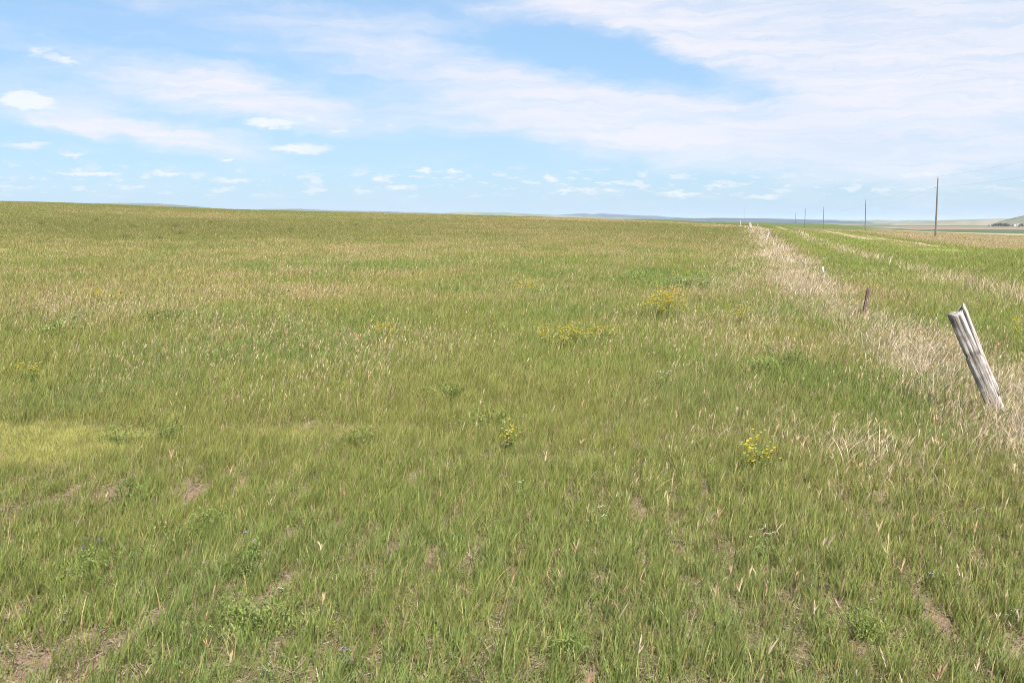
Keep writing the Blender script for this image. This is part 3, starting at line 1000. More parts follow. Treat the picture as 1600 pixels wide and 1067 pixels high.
def grow_stalks():
    """taller stalks with tan seed heads"""
    parts = []
    n = 300000
    P, Rr = scatter(n, 3.2, 300)
    g = regions(P[:, 0], P[:, 1])
    patch = sst(fbm(P[:, 0] / 2.2, P[:, 1] / 3.5, 140, 3), 0.42, 0.66)
    pr = (0.10 + 0.75 * patch) * (0.09 + 0.51 * sst(Rr, 6, 14)) * (0.4 + g['dry']) + 0.35 * g['strip'] + 0.12 * g['streak'] + 0.12 * g['side'] * sst(Rr, 12, 20) * patch
    pr = pr * (1 - g['lime'])
    keep = (rng.random(n) < pr) & (g['rut'] < 0.1)
    P, Rr = P[keep], Rr[keep]
    g = {k: v[keep] for k, v in g.items()}
    N = len(P)
    lod = np.maximum(1.0, Rr / R0)
    h = rng.uniform(0.20, 0.38, N) * (0.8 + 0.3 * g['strip']) * (0.75 + 0.25 * sst(Rr, 5, 12))
    h *= 1 - 0.7 * np.exp(-((g['off'] - 8.0) / 2.6) ** 2) * sst(Rr, 40, 60)
    az_ = rng.normal(0.2, 0.9, N)
    lean = np.abs(rng.normal(0.16, 0.12, N))
    bend = rng.uniform(0.0, 0.35, N)
    c = lerp(np.array([0.315, 0.245, 0.130]), C_STRAW, rng.random(N) * (0.5 + 0.4 * g['strip']))
    c = lerp(c, np.array([0.36, 0.20, 0.12]), (rng.random(N) < 0.22) * 0.6) * rng.uniform(0.8, 1.2, N)[:, None]
    psi = rng.uniform(0, 2 * math.pi, N)
    v, f, cc_, tip = blade_mesh(P, h, 0.0024 * lod, az_, lean, bend, lerp(c, C_LIME, np.full(N, 0.5)), c, psi, 3)
    parts.append((v, f, cc_))
    # seed heads: a bundle of short spindles at the tip
    T = np.stack(tip, 1)
    hl = rng.uniform(0.032, 0.070, N) * (1 + 0.25 * (1 - sst(Rr, 6, 10)))
    for k in range(5):
        sel = np.ones(N, bool) if k < 1 else (Rr < (30, 24, 11, 9)[k - 1])
        m = int(sel.sum())
        a2 = az_[sel] + rng.normal(0, 1.4, m) * (k > 0)
        ln = (lean + bend)[sel] + rng.uniform(0.0, 0.17, m) * (k > 0)
        root = T[sel] - np.stack([np.cos(az_[sel]) * 0.1, np.sin(az_[sel]) * 0.1, np.ones(m)], 1) * (hl[sel] * (0.55 if k == 0 else rng.uniform(0.1, 0.6, m)))[:, None]
        v, f, cc_, _ = blade_mesh(root[:, :2], hl[sel] * (1.0 if k == 0 else 0.5), rng.uniform(0.0035, 0.0065, m) * (1 if k == 0 else 0.6) * lod[sel] ** 0.62 * (1 + 0.1 * (1 - sst(Rr[sel], 6, 10))), a2, ln, rng.uniform(0, .4, m) + g['strip'][sel] * rng.uniform(0.2, 1.4, m), c[sel], c[sel] * 1.05, rng.uniform(0, 6.3, m), 3, 'spindle', root[:, 2])
        parts.append((v, f, cc_))
    return join('seed_stalks', parts, M_DRY)


def grow_litter():
    """straw and dead leaves lying on the soil"""
    n = 220000
    P, Rr = scatter(n, 2.4, 12)
    h = rng.uniform(0.02, 0.09, n)
    c = lerp(C_STRAW * 0.85, C_BROWN * 0.45, rng.random(n) ** 0.8) * rng.uniform(0.7, 1.15, n)[:, None]
    z0 = H(P[:, 0], P[:, 1]) + rng.uniform(0.001, 0.014, n)
    v, f, cc_, _ = blade_mesh(P, h, rng.uniform(0.003, 0.008, n), rng.uniform(0, 6.3, n), rng.uniform(1.25, 1.6, n), rng.uniform(-.2, .2, n), c, c, rng.uniform(0, 6.3, n), 2, 'blade', z0)
    return join('straw_litter', [(v, f, cc_)], M_DRY)


def grow_moss():
    """fine short yellow green grass of the two lighter patches at left"""
    n = 260000
    P = np.stack([rng.uniform(-6.2, 0, n), rng.uniform(6.6, 9.6, n)], 1)
    g = regions(P[:, 0], P[:, 1])
    P = P[rng.random(n) < g['lime'] * 0.9]
    N = len(P)
    c = lerp(np.array([0.290, 0.305, 0.085]), C_TAN * 1.3, rng.random(N) * 0.4) * rng.uniform(0.85, 1.2, N)[:, None]
    v, f, cc_, _ = blade_mesh(P, rng.uniform(0.03, 0.085, N), rng.uniform(0.002, 0.004, N), rng.uniform(0, 6.3, N), np.abs(rng.normal(0.3, 0.3, N)), rng.uniform(0.1, 1.0, N), c * 0.9, c, rng.uniform(0, 6.3, N), 2)
    return join('short_grass', [(v, f, cc_)], M_GRASS)


def grow_understory():
    """short fine blades, green and dead, between the drill rows"""
    n = 660000
    P, Rr = scatter(n, 2.3, 20)
    g = regions(P[:, 0], P[:, 1])
    s1 = fbm(P[:, 0] / 0.35, P[:, 1] / 0.45, 88, 3)
    keep = rng.random(n) < np.clip(0.25 + 2.2 * (s1 - 0.36), 0.08, 1.0) * (1 - 0.85 * g['soil'])
    P, Rr, s1 = P[keep], Rr[keep], s1[keep]
    N = len(P)
    lod = np.maximum(1.0, Rr / R0)
    dead = rng.random(N) < 0.38
    c = lerp(C_GREEN, C_LIME, rng.random(N) * 0.8)
    c = np.where(dead[:, None], lerp(C_TAN * 0.9, C_BROWN * 0.9, rng.random(N)), c) * rng.uniform(0.7, 1.2, N)[:, None]
    v, f, cc_, _ = blade_mesh(P, rng.uniform(0.025, 0.095, N), rng.uniform(0.002, 0.0042, N) * lod, rng.uniform(0, 6.3, N), np.abs(rng.normal(0.25, 0.35, N)), rng.uniform(0.0, 1.5, N), c * 0.9, c, rng.uniform(0, 6.3, N), 3)
    return join('undergrowth', [(v, f, cc_)], M_GRASS)


grow_green()
grow_understory()
grow_moss()
grow_dry()
grow_stalks()
grow_litter()
#%%OBJECTS


# ------------------------------------------------------------------ leaning split fence post
def spot(px, py):
    return ground_at(px, py)


def wood_post(name, loc, axis, length, w2, d2, parent_label, seed, notch=0.0, split=False, group=None, below=0.15, mat=None):
    root = thing(name, loc, parent_label, 'fence post', group)
    ax = Vector(axis).normalized()
    root.rotation_mode = 'QUATERNION'
    root.rotation_quaternion = Vector((0, 0, 1)).rotation_difference(ax) @ Euler((0, 0, R_(-26 if split else 0))).to_quaternion()
    r2 = np.random.default_rng(seed)
    nA, nZ = (60, 70) if split else (26, 34)
    ang = np.linspace(0, 2 * np.pi, nA, endpoint=False)
    # squarish worn outline with grain ridges running the length
    base = 1.0 / (np.abs(np.cos(ang)) ** 5 + np.abs(np.sin(ang)) ** 5) ** 0.2
    ridge = 1 + r2.normal(0, 0.022 if split else 0.035, nA)
    top_j = 0.6 * r2.uniform(-0.028, 0.02, nA) if not split else 0.012 * np.sin(ang * 2 + 1)
    V = []
    for i in range(nZ):
        t = i / (nZ - 1)
        zc = -below + (length + below) * t
        for k in range(nA):
            rr = base[k] * ridge[k] * (1.04 - 0.06 * t + 0.02 * math.sin(9 * t + k))
            rr *= 1 - 0.10 * math.exp(-((zc - length * 0.60) / 0.02) ** 2)
            rr *= 1 + 0.05 * math.exp(-((zc - length * 0.53) / 0.05) ** 2)
            if split:          # the drying crack
                c = math.exp(-((ang[k] - (2 * math.pi - 1.25)) / 0.16) ** 2)
                rr *= 1 - c * (0.02 + 0.10 * t)
                c = math.exp(-((ang[k] - (2 * math.pi - 1.95)) / 0.13) ** 2)
                rr *= 1 - c * 0.03
            zz = zc + (top_j[k] * 1.6 + 0.012 * math.cos(ang[k] * 3)) * max(0, (t - 0.9) / 0.1)
            V.append((rr * math.cos(ang[k]) * w2, rr * math.sin(ang[k]) * d2, zz))
    q = [(i * nA + k, i * nA + (k + 1) % nA, (i + 1) * nA + (k + 1) % nA, (i + 1) * nA + k) for i in range(nZ - 1) for k in range(nA)]
    n = len(V)
    V.append((0, 0, length - 0.02))
    tr = [(n, (nZ - 1) * nA + k, (nZ - 1) * nA + (k + 1) % nA) for k in range(nA)]
    mb = MB()
    A = np.array(V)
    an, zz = np.arctan2(A[:, 1] / d2, A[:, 0] / w2), A[:, 2] / length
    st_ = np.ones(len(A))
    if split:
        gr = vnoise(an * 9, zz * 5, 5)
        st_ *= 1 - 0.72 * np.exp(-((zz - 0.60) / 0.022) ** 2) * sst(gr, 0.15, 0.6)                      # worn wire groove
        st_ *= 1 - 0.75 * np.exp(-((zz - 0.93) / 0.10) ** 2 - ((an + 2.1) / 0.35) ** 2)                  # rot at the top
        st_ *= 1 - 0.55 * np.exp(-((zz - 0.86) / 0.14) ** 2 - ((an + 1.25) / 0.14) ** 2)                 # weather crack
        st_ *= 1 - 0.42 * np.exp(-((zz - 0.35) / 0.25) ** 2 - ((an + 1.62 + 0.25 * np.sin(zz * 9)) / 0.07) ** 2)
        st_ *= 0.80 + 0.34 * gr
    mb.add(V, q, tr, st_[:, None] * np.ones(3))
    mb.build('shaft', mat or M_WOOD, root)
    return root


FP = spot(1561, 648)
top = px_dir(1492, 487)
tp = Vector((top[0], top[1], top[2])) * ((FP.y - 0.04) / top[1]) + Vector((0, 0, EYE))
axis = tp - FP
post = wood_post('fence_post', FP, axis, axis.length, 0.066, 0.055,
                 'tall weathered grey split wooden post leaning left in pale dry grass', 3, split=True)
# the splinter that has opened away from the shaft, pointed at its top
L = axis.length
sl = MB()
V, n_ = [], 14
for i in range(n_):
    t = i / (n_ - 1)
    z = L * (0.18 + 0.87 * t)
    wv_ = 0.025 * (1 - 0.55 * t) * (0.5 if i == 0 else 1) * (0.3 if i == n_ - 1 else 1)
    dv_ = 0.034 * (1 - 0.35 * t)
    cx0 = 0.066 - 0.004 + 0.052 * max(0, t - 0.35) ** 1.2
    for (a, b) in ((-1, -1), (1, -1), (1.1, 0.2), (0.7, 1), (-0.8, 1)):
        V.append((cx0 + a * wv_, -0.012 + b * dv_, z))
sl.add(V, [(5 * i + k, 5 * i + (k + 1) % 5, 5 * i + 5 + (k + 1) % 5, 5 * i + 5 + k) for i in range(n_ - 1) for k in range(5)],
       [(0, 2, 1), (0, 3, 2), (0, 4, 3), (5 * n_ - 5, 5 * n_ - 4, 5 * n_ - 3), (5 * n_ - 5, 5 * n_ - 3, 5 * n_ - 2), (5 * n_ - 5, 5 * n_ - 2, 5 * n_ - 1)])
sl.build('splinter', M_WOOD, post)
b = MB()
b.tube([(-0.03, -0.057, L * .60), (-0.028, -0.068, L * .605), (-0.01, -0.069, L * .60), (-0.008, -0.057, L * .597)], 0.0025, 6)
b.build('wire_staple', M_RUST, post)

# other wooden posts further along the fence line
for px0, y0, px1, y1, hw_, lab, sd_ in (
        (1196.5, 378, 1202, 362.5, 0.055, 'pale grey wooden post leaning right beside a dark weed, far along the fence', 11),
        (1174.6, 357, 1172.4, 347.5, 0.085, 'pale wooden post, right one of a close pair at the far fence end', 12),
        (1172.2, 357, 1171.0, 348.5, 0.085, 'pale wooden post, left one of a close pair at the far fence end', 13),
        (1184.4, 357.5, 1184.0, 350.5, 0.06, 'short upright grey post just right of the close pair of far posts', 14),
        (1157.5, 355, 1157.0, 345, 0.06, 'thin dark upright post standing left of the close pair of far posts', 15),
        (1188.6, 366, 1188.9, 360.5, 0.05, 'low grey post stub between the close pair and the leaning pale post', 16)):
    g0 = spot(px0, y0)
    d1 = px_dir(px1, y1)
    p1 = Vector(d1) * (g0.y / d1[1]) + Vector((0, 0, EYE))
    wood_post('fence_post', g0, p1 - g0, (p1 - g0).length, hw_, hw_ * 0.8, lab, sd_, group='old posts of the broken fence line')


def steel_post(px0, y0, px1, y1, label, mat, white, wd_):
    g0 = spot(px0, y0)
    d1 = px_dir(px1, y1)
    p1 = Vector(d1) * (g0.y / d1[1]) + Vector((0, 0, EYE))
    ax = p1 - g0
    L_ = ax.length
    root = thing('steel_fence_post', g0, label, 'fence post', 'old posts of the broken fence line')
    root.rotation_mode = 'QUATERNION'
    root.rotation_quaternion = Vector((0, 0, 1)).rotation_difference(ax.normalized())
    a = MB()
    cut = L_ - 0.20 if white else L_
    for (z0, z1, nm_, m_) in ((-0.15, cut, 'bar', mat),) + (((cut, L_, 'painted_tip', M_WHITE),) if white else ()):
        a = MB()
        k = 1.0 if nm_ == 'bar' else 1.12
        h2, zc = (z1 - z0) / 2, (z0 + z1) / 2
        a.box((0, -0.012, zc), (wd_ * k, 0.004 * k, h2))              # flange of the tee
        a.box((0, 0.010, zc), (0.004 * k, 0.018 * k, h2 - 0.001))      # web
        if nm_ == 'bar':
            z = z0 + 0.2
            while z < z1 - 0.03:
                a.box((0, -0.020, z), (wd_ * 0.45, 0.0045, 0.008))      # studs that hold the wire
                z += 0.055
        a.build(nm_, m_, root)
    return root


_g = spot(1349, 498)
_d = px_dir(1357.5, 451)
_v = Vector(_d) * (_g.y / _d[1]) + Vector((0, 0, EYE)) - _g
rp = wood_post('fence_post', _g, _v, _v.length, 0.032, 0.030, 'dark reddish brown old post leaning right, next along the fence from the leaning split post', 17, group='old posts of the broken fence line', mat=M_OLDWOOD)
tpost = steel_post(1289, 446, 1285.5, 417, 'steel post with a white painted tip, standing at the edge of the pale grass strip', M_STEEL, True, 0.020)
tp2 = steel_post(1257, 438, 1258.3, 404, 'thin grey steel post just left of the white tipped post', M_STEEL, False, 0.014)
# loose wire ends on them
b = MB()
for k in range(3):
    z = (0.18, 0.32, 0.5)[k]
    b.tube([(-0.03, -0.02, z), (-0.06 - 0.02 * k, -0.03, z - 0.02), (-0.16 - 0.05 * k, -0.02, z - 0.16), (-0.22, 0.02, z - 0.17)], 0.004, 5)
b.build('wire_end', M_RUST, rp)
a0 = tpost.location + Vector((-0.03, -0.03, 0.16))
a1 = spot(1264, 444) + Vector((0, 0, 0.10))
pts = [a0.lerp(a1, k / 12) + Vector((0, 0, -0.16 * math.sin(math.pi * k / 12) + 0.05 * (k / 12))) for k in range(13)]
b = MB()
b.tube(pts, 0.016, 6)
b.tube([pts[-1], pts[-1] + Vector((-0.06, 0.02, 0.04)), pts[-1] + Vector((-0.02, 0.05, 0.07)), pts[-2]], 0.014, 6)
tag(b.build('sagging_wire', M_RUST), 'dark twisted strand of fence wire sagging from the white tipped post into the grass', 'wire')
# bare dead sticks poking out of the strip
for px0, y0, px1, y1, lab in ((1240, 420, 1244, 409, 'thin bare dead stick leaning right, left of the thin grey steel post'),
                              (1206, 376, 1211, 369, 'short dead stick leaning right beside the dark weed of the leaning pale post')):
    g0 = spot(px0, y0)
    d1 = px_dir(px1, y1)
    p1 = Vector(d1) * (g0.y / d1[1]) + Vector((0, 0, EYE))
    b = MB()
    v = p1 - g0
    b.tube([(0, 0, -0.1), tuple(v * 0.5 + Vector((0.03, 0, 0))), tuple(v)], [0.022, 0.018, 0.010], 6)
    b.tube([tuple(v * 0.6), tuple(v * 0.8 + Vector((0.10, 0, 0.02)))], [0.012, 0.006], 5)
    o = b.build('dead_stick', M_BARK)
    o.location = g0
    tag(o, lab, 'stick', 'dead sticks in the fence strip')

# ------------------------------------------------------------------ power line
POLES = [(1461.5, 371, 1465.5, 279, 170, 'tall brown wooden power pole nearest the camera, at the right of the road'),
         (1351.8, 362, 1352.8, 313.5, 330, 'wooden power pole second from the right, beyond the road crest'),
         (1286.5, 358, 1287.2, 323.5, 470, 'wooden power pole third from the right, beyond the road crest'),
         (1257.2, 359, 1258.4, 326.5, 520, 'wooden power pole fourth from the right, leaning slightly right'),
         (1243.0, 349, 1243.2, 333, 860, 'faint small power pole fifth from the right, farthest on the skyline')]


def pole(loc, vec, label, rad):
    root = thing('power_pole', loc, label, 'power pole', 'power poles along the road')
    v = Vector(vec)
    n_ = v.normalized()
    L_ = v.length
    b_ = MB()
    pts = [n_ * (-0.6 + (L_ + 0.6) * k / 8) for k in range(9)]
    b_.tube(pts, [rad * (1 - 0.38 * k / 8) for k in range(9)], 12)
    b_.build('shaft', M_POLE, root, True)
    i_ = MB()
    tpv = n_ * L_
    i_.tube([tpv + Vector((0, 0, -0.25)) + Vector((0.06, 0, 0)), tpv + Vector((0.03, 0, 0.12))], 0.03, 8)
    i_.tube([tpv + Vector((0.03, 0, z)) for z in (0.10, 0.14, 0.16, 0.22, 0.24, 0.32)], [0.05, 0.09, 0.07, 0.10, 0.06, 0.04], 10)
    i_.build('insulator', M_CERAM, root, True)
    k_ = MB()
    q = n_ * (L_ * 0.835)
    k_.box(q + Vector((-rad * 0.95 - 0.11, 0, 0.0)), (0.13, 0.035, 0.035))
    k_.build('bracket', M_STEEL, root)
    s_ = MB()
    q2 = q + Vector((-rad * 0.95 - 0.21, 0, 0.04))
    s_.tube([q2 + Vector((0, 0, z)) for z in (0, 0.04, 0.06, 0.12, 0.15)], [0.04, 0.07, 0.055, 0.07, 0.03], 10)
    s_.build('spool_insulator', M_CERAM, root, True)
    return tpv + Vector(loc) + Vector((0.03, 0, 0.3)), q2 + Vector(loc) + Vector((0, 0, 0.07))


anch = []
for px0, y0, px1, y1, Yd, lab in POLES:
    d0, d1 = px_dir(px0, y0), px_dir(px1, y1)
    g0 = Vector(d0) * (Yd / d0[1]) + Vector((0, 0, EYE))
    g0.z = Hs(g0.x, g0.y)
    p1 = Vector(d1) * (Yd / d1[1]) + Vector((0, 0, EYE))
    anch.append(pole(g0, p1 - g0, lab, 0.16 if Yd > 250 else 0.155))
# the pole that carries the wires out of the picture on the right
g0 = Vector((34.0, 24.0, 0))
g0.z = Hs(34.0, 24.0)
anch.insert(0, pole(g0, (0.1, 0, 9.0), 'wooden power pole close by on the right, outside the picture', 0.19))
for w_i, (nm_, lab) in enumerate((('overhead_wire', 'upper thin wire strung across the tops of the power poles'),
                                  ('overhead_wire', 'lower thin wire strung along the side brackets of the power poles'))):
    b = MB()
    pts = []
    for i in range(len(anch) - 1):
        A, B = anch[i][w_i], anch[i + 1][w_i]
        for k in range(24 if i < len(anch) - 2 else 25):
            t_ = k / 24
            pts.append(A.lerp(B, t_) + Vector((0, 0, -4 * 1.0 * t_ * (1 - t_))))
    b.tube(pts, 0.0045, 5)
    tag(b.build(nm_, M_STEEL), lab, 'wire', 'wires of the power line')


# ------------------------------------------------------------------ weeds, flowers and shrubs
def leaf_cloud(n, rad, hgt, leaf, cols, r2, flat=0.5, spire=False):
    """many small pointed leaves spread through a low dome"""
    V, Fq, Cc = [], [], []
    m = 0
    cl = r2.normal(0, 1, (9, 2)) * rad * 0.62
    for i in range(n):
        c = cl[r2.integers(0, 9)]
        z = hgt * (r2.random() ** 1.0) * (0.6 + 0.5 * abs(math.sin(7.0 * c[0] / rad + 2)))
        s = (1 - 0.55 * (z / hgt)) if not spire else (0.5 + 0.3 * (1 - z / hgt))
        x = (c[0] + r2.normal(0, rad * 0.42)) * s
        y = (c[1] + r2.normal(0, rad * 0.42)) * s
        a = r2.uniform(0, 2 * math.pi)
        tl = r2.uniform(-0.2, 0.9)
        ln, wd_ = leaf * r2.uniform(0.6, 1.3), leaf * r2.uniform(0.12, 0.24)
        d = np.array([math.cos(a) * math.cos(tl), math.sin(a) * math.cos(tl), math.sin(tl)])
        sv = np.array([-math.sin(a), math.cos(a), r2.uniform(-.4, .4)])
        p = np.array([x, y, z])
        V += [p, p + d * ln * 0.5 + sv * wd_, p + d * ln, p + d * ln * 0.5 - sv * wd_]
        k = r2.random()
        c3 = np.array(cols[0]) * (1 - k) + np.array(cols[1]) * k
        Cc += [c3] * 4
        Fq.append((m, m + 1, m + 2, m + 3))
        m += 4
    return np.array(V), np.array(Fq), np.array(Cc)


def stems(n, rad, hgt, col, r2, thick=0.002):
    b_ = MB()
    tips = []
    for i in range(n):
        a = r2.uniform(0, 6.28)
        rr = rad * math.sqrt(r2.random())
        t_ = Vector((math.cos(a) * rr, math.sin(a) * rr, hgt * r2.uniform(0.55, 1.08)))
        b_.tube([(t_.x * 0.2, t_.y * 0.2, -0.02), (t_.x * 0.6, t_.y * 0.6, t_.z * 0.55), tuple(t_)], [thick, thick * 0.8, thick * 0.5], 4, col, False)
        tips.append(t_)
    return b_, tips


GRP_W = 'leafy weeds in the field'


def weed(loc, label, rad, hgt, n, leaf, cols, seed, group=GRP_W, cat='weed', name='leafy_weed'):
    r2 = np.random.default_rng(seed)
    root = thing(name, loc, label, cat, group, r2.uniform(0, 6.28))
    b_, tips = stems(max(6, int(9 * rad / 0.12)), rad * 0.7, hgt, cols[0], r2, 0.0025)
    b_.build('stem', M_LEAF, root)
    v, f, c_ = leaf_cloud(int(n * 0.62), rad, hgt, leaf * 0.9, cols, r2)
    np_mesh('foliage', v, [f], M_LEAF, c_, root)
    return root, tips, r2


def rosette(center, rad, n, col, r2, thick=0.3):
    """a small flower head of petals round a middle"""
    V, Fq = [], []
    for k in range(n):
        a = 2 * math.pi * k / n + r2.uniform(-.2, .2)
        u = np.array([math.cos(a), math.sin(a), thick])
        s_ = np.array([-math.sin(a), math.cos(a), 0]) * 0.45
        m = len(V)
        c0 = np.array(center)
        V += [c0, c0 + (u * 0.6 + s_) * rad, c0 + u * rad, c0 + (u * 0.6 - s_) * rad]
        Fq.append((m, m + 1, m + 2, m + 3))
    return np.array(V), np.array(Fq)


WG = ((0.12, 0.165, 0.040), (0.20, 0.245, 0.065))
WD = ((0.08, 0.12, 0.030), (0.14, 0.185, 0.048))
WB = ((0.105, 0.165, 0.042), (0.18, 0.23, 0.062))
WS = ((0.17, 0.19, 0.10), (0.27, 0.28, 0.17))
weeds = (
    (1243, 580, 'dark green bushy weed among the pale dry grass, left of the leaning split post', 0.16, 0.26, 900, 0.035, WD),
    (1190, 588, 'broad low dark green weed just left of the dark bushy weed in the dry grass', 0.26, 0.20, 1100, 0.035, WG),
    (1201, 562, 'small bright green weed behind the broad low weed near the dry grass', 0.10, 0.20, 350, 0.03, WG),
    (1345, 1000, 'wide bushy green weed close to the lower right, with narrow leaves', 0.20, 0.12, 1300, 0.016, WG),
    (400, 985, 'wide low leafy green clump at the lower left beside bare soil', 0.22, 0.13, 1500, 0.024, WG),
    (325, 835, 'leafy green clump just behind and left of the purple dotted weed at lower left', 0.17, 0.14, 900, 0.024, WG),
    (392, 905, 'dark leafy weed between two green clumps at lower left', 0.10, 0.13, 500, 0.022, WD),
    (185, 695, 'green leafy weed standing in the yellow green mossy patch at left', 0.16, 0.14, 700, 0.026, WB),
    (262, 690, 'grey green leafy weed at the right edge of the yellow green patch', 0.15, 0.16, 700, 0.026, WB),
    (765, 668, 'bright green spreading weed in the middle of the field', 0.26, 0.15, 1100, 0.03, WG),
    (140, 900, 'low leafy green weed on the soil left of the lower left clump', 0.20, 0.11, 1200, 0.022, WG),
    (195, 790, 'dark green leafy weed in front of the yellow green patch', 0.17, 0.14, 800, 0.026, WD),
    (705, 625, 'mid green rounded weed left of the white flowered plant', 0.22, 0.17, 700, 0.032, WG),
    (420, 470, 'dark green low weed in the far left of the field', 0.5, 0.22, 700, 0.06, WD),
    (265, 505, 'dark green spreading weed patch left of the yellow plant at middle left', 0.5, 0.22, 800, 0.06, WD),
    (95, 530, 'blue green weed clump with grey tops near the left edge', 0.4, 0.24, 900, 0.05, WB),
    (1065, 452, 'blue green tall weed patch near the dry strip, behind the yellow flowers', 0.9, 0.34, 1100, 0.08, WB),
    (985, 442, 'blue green weed patch in the middle distance, left of the tall weed patch', 0.9, 0.30, 900, 0.08, WB),
    (1208, 372, 'dark small weed bush beside the pale leaning post of the far fence line', 0.5, 0.6, 500, 0.09, WD),
    (890, 1030, 'small narrow leaved green weed at the bottom middle of the field', 0.09, 0.11, 350, 0.022, WB),
    (560, 700, 'loose mid green weed right of the yellow green patches', 0.18, 0.14, 600, 0.028, WG),
)
for i, (px0, y0, lab, rad, hgt, n_, lf, cols) in enumerate(weeds):
    weed(spot(px0, y0), lab, rad, hgt, n_, lf, cols, 200 + i)

# yellow flowering plants: stem, foliage and each head of flowers
YEL = (0.68, 0.50, 0.04)
yellow = (
    (1183, 745, 'yellow flowering plant with two tiers of bright heads, lower right of the field', 0.10, 0.24, 12, 0.020, 1.0),
    (796, 708, 'small yellow flowering plant in the middle foreground', 0.06, 0.20, 6, 0.018, 1.0),
    (48, 600, 'low yellow flowering plant near the left edge', 0.11, 0.20, 9, 0.02, 1.0),
    (598, 540, 'yellow flowering plant at middle left of the field', 0.16, 0.32, 12, 0.026, 1.0),
    (1043, 500, 'tallest densest yellow flowering clump, left of the dry strip', 0.30, 0.50, 40, 0.034, 1.0),
    (1022, 502, 'yellow flowering plant on the left of the tallest yellow clump', 0.26, 0.36, 18, 0.030, 1.0),
    (1062, 500, 'small yellow flowering plant on the right of the tallest yellow clump', 0.18, 0.32, 10, 0.028, 1.0),
    (990, 500, 'pale yellow plant left of all the others round the tallest clump', 0.25, 0.32, 10, 0.028, 1.0),
    (858, 550, 'yellow flowering plant at the left end of the row in the mid field', 0.20, 0.28, 11, 0.026, 1.0),
    (905, 546, 'brightest yellow plant in the centre of the row in the mid field', 0.22, 0.30, 18, 0.028, 1.0),
    (945, 543, 'yellow flowering plant at the right end of the row in the mid field', 0.20, 0.28, 12, 0.026, 1.0),
    (880, 549, 'sparse yellow plant second in the row in the mid field', 0.16, 0.24, 7, 0.026, 1.0),
    (830, 462, 'small distant yellow plant near the middle of the field', 0.40, 0.36, 18, 0.038, 1.0),
    (1152, 512, 'yellow flowering plant at the edge of the pale dry strip', 0.22, 0.34, 12, 0.028, 1.0),
    (1106, 512, 'sparse yellow plant between the tallest clump and the dry strip', 0.20, 0.30, 8, 0.028, 1.0),
    (168, 480, 'dull yellow plant far left in the middle distance', 0.45, 0.34, 14, 0.036, 1.0),
    (1074, 445, 'far yellow plant just behind the tallest clump, near the blue green patch', 0.45, 0.40, 14, 0.04, 1.0),
    (1598, 545, 'yellow flowers in the roadside grass right of the leaning split post', 0.15, 0.36, 10, 0.026, 1.0),
)
for i, (px0, y0, lab, rad, hgt, nf, fr, _) in enumerate(yellow):
    r2 = np.random.default_rng(400 + i)
    root = thing('yellow_wildflower', spot(px0, y0), lab, 'wildflower', 'yellow wildflowers in the field')
    b_, tips = stems(nf, rad, hgt, (0.14, 0.19, 0.05), r2, 0.0022)
    b_.build('stem', M_LEAF, root)
    v, f, c_ = leaf_cloud(60 + nf * 8, rad * 0.8, hgt * 0.75, 0.03, WG, r2)
    np_mesh('foliage', v, [f], M_LEAF, c_, root)
    for tpv in tips:
        m_ = MB()
        for k in range(6):
            q = np.array(tpv) + r2.normal(0, 1, 3) * np.array([fr * 1.2, fr * 1.2, fr * 1.5])
            v, f = rosette(q, fr * 0.54, 5, YEL, r2)
            m_.add(v, f, None, np.array(YEL) * r2.uniform(0.8, 1.15))
            m_.tube([tpv, q], 0.0012, 3, (0.2, 0.24, 0.05), False)
        m_.build('flower_head', M_PETAL, root)

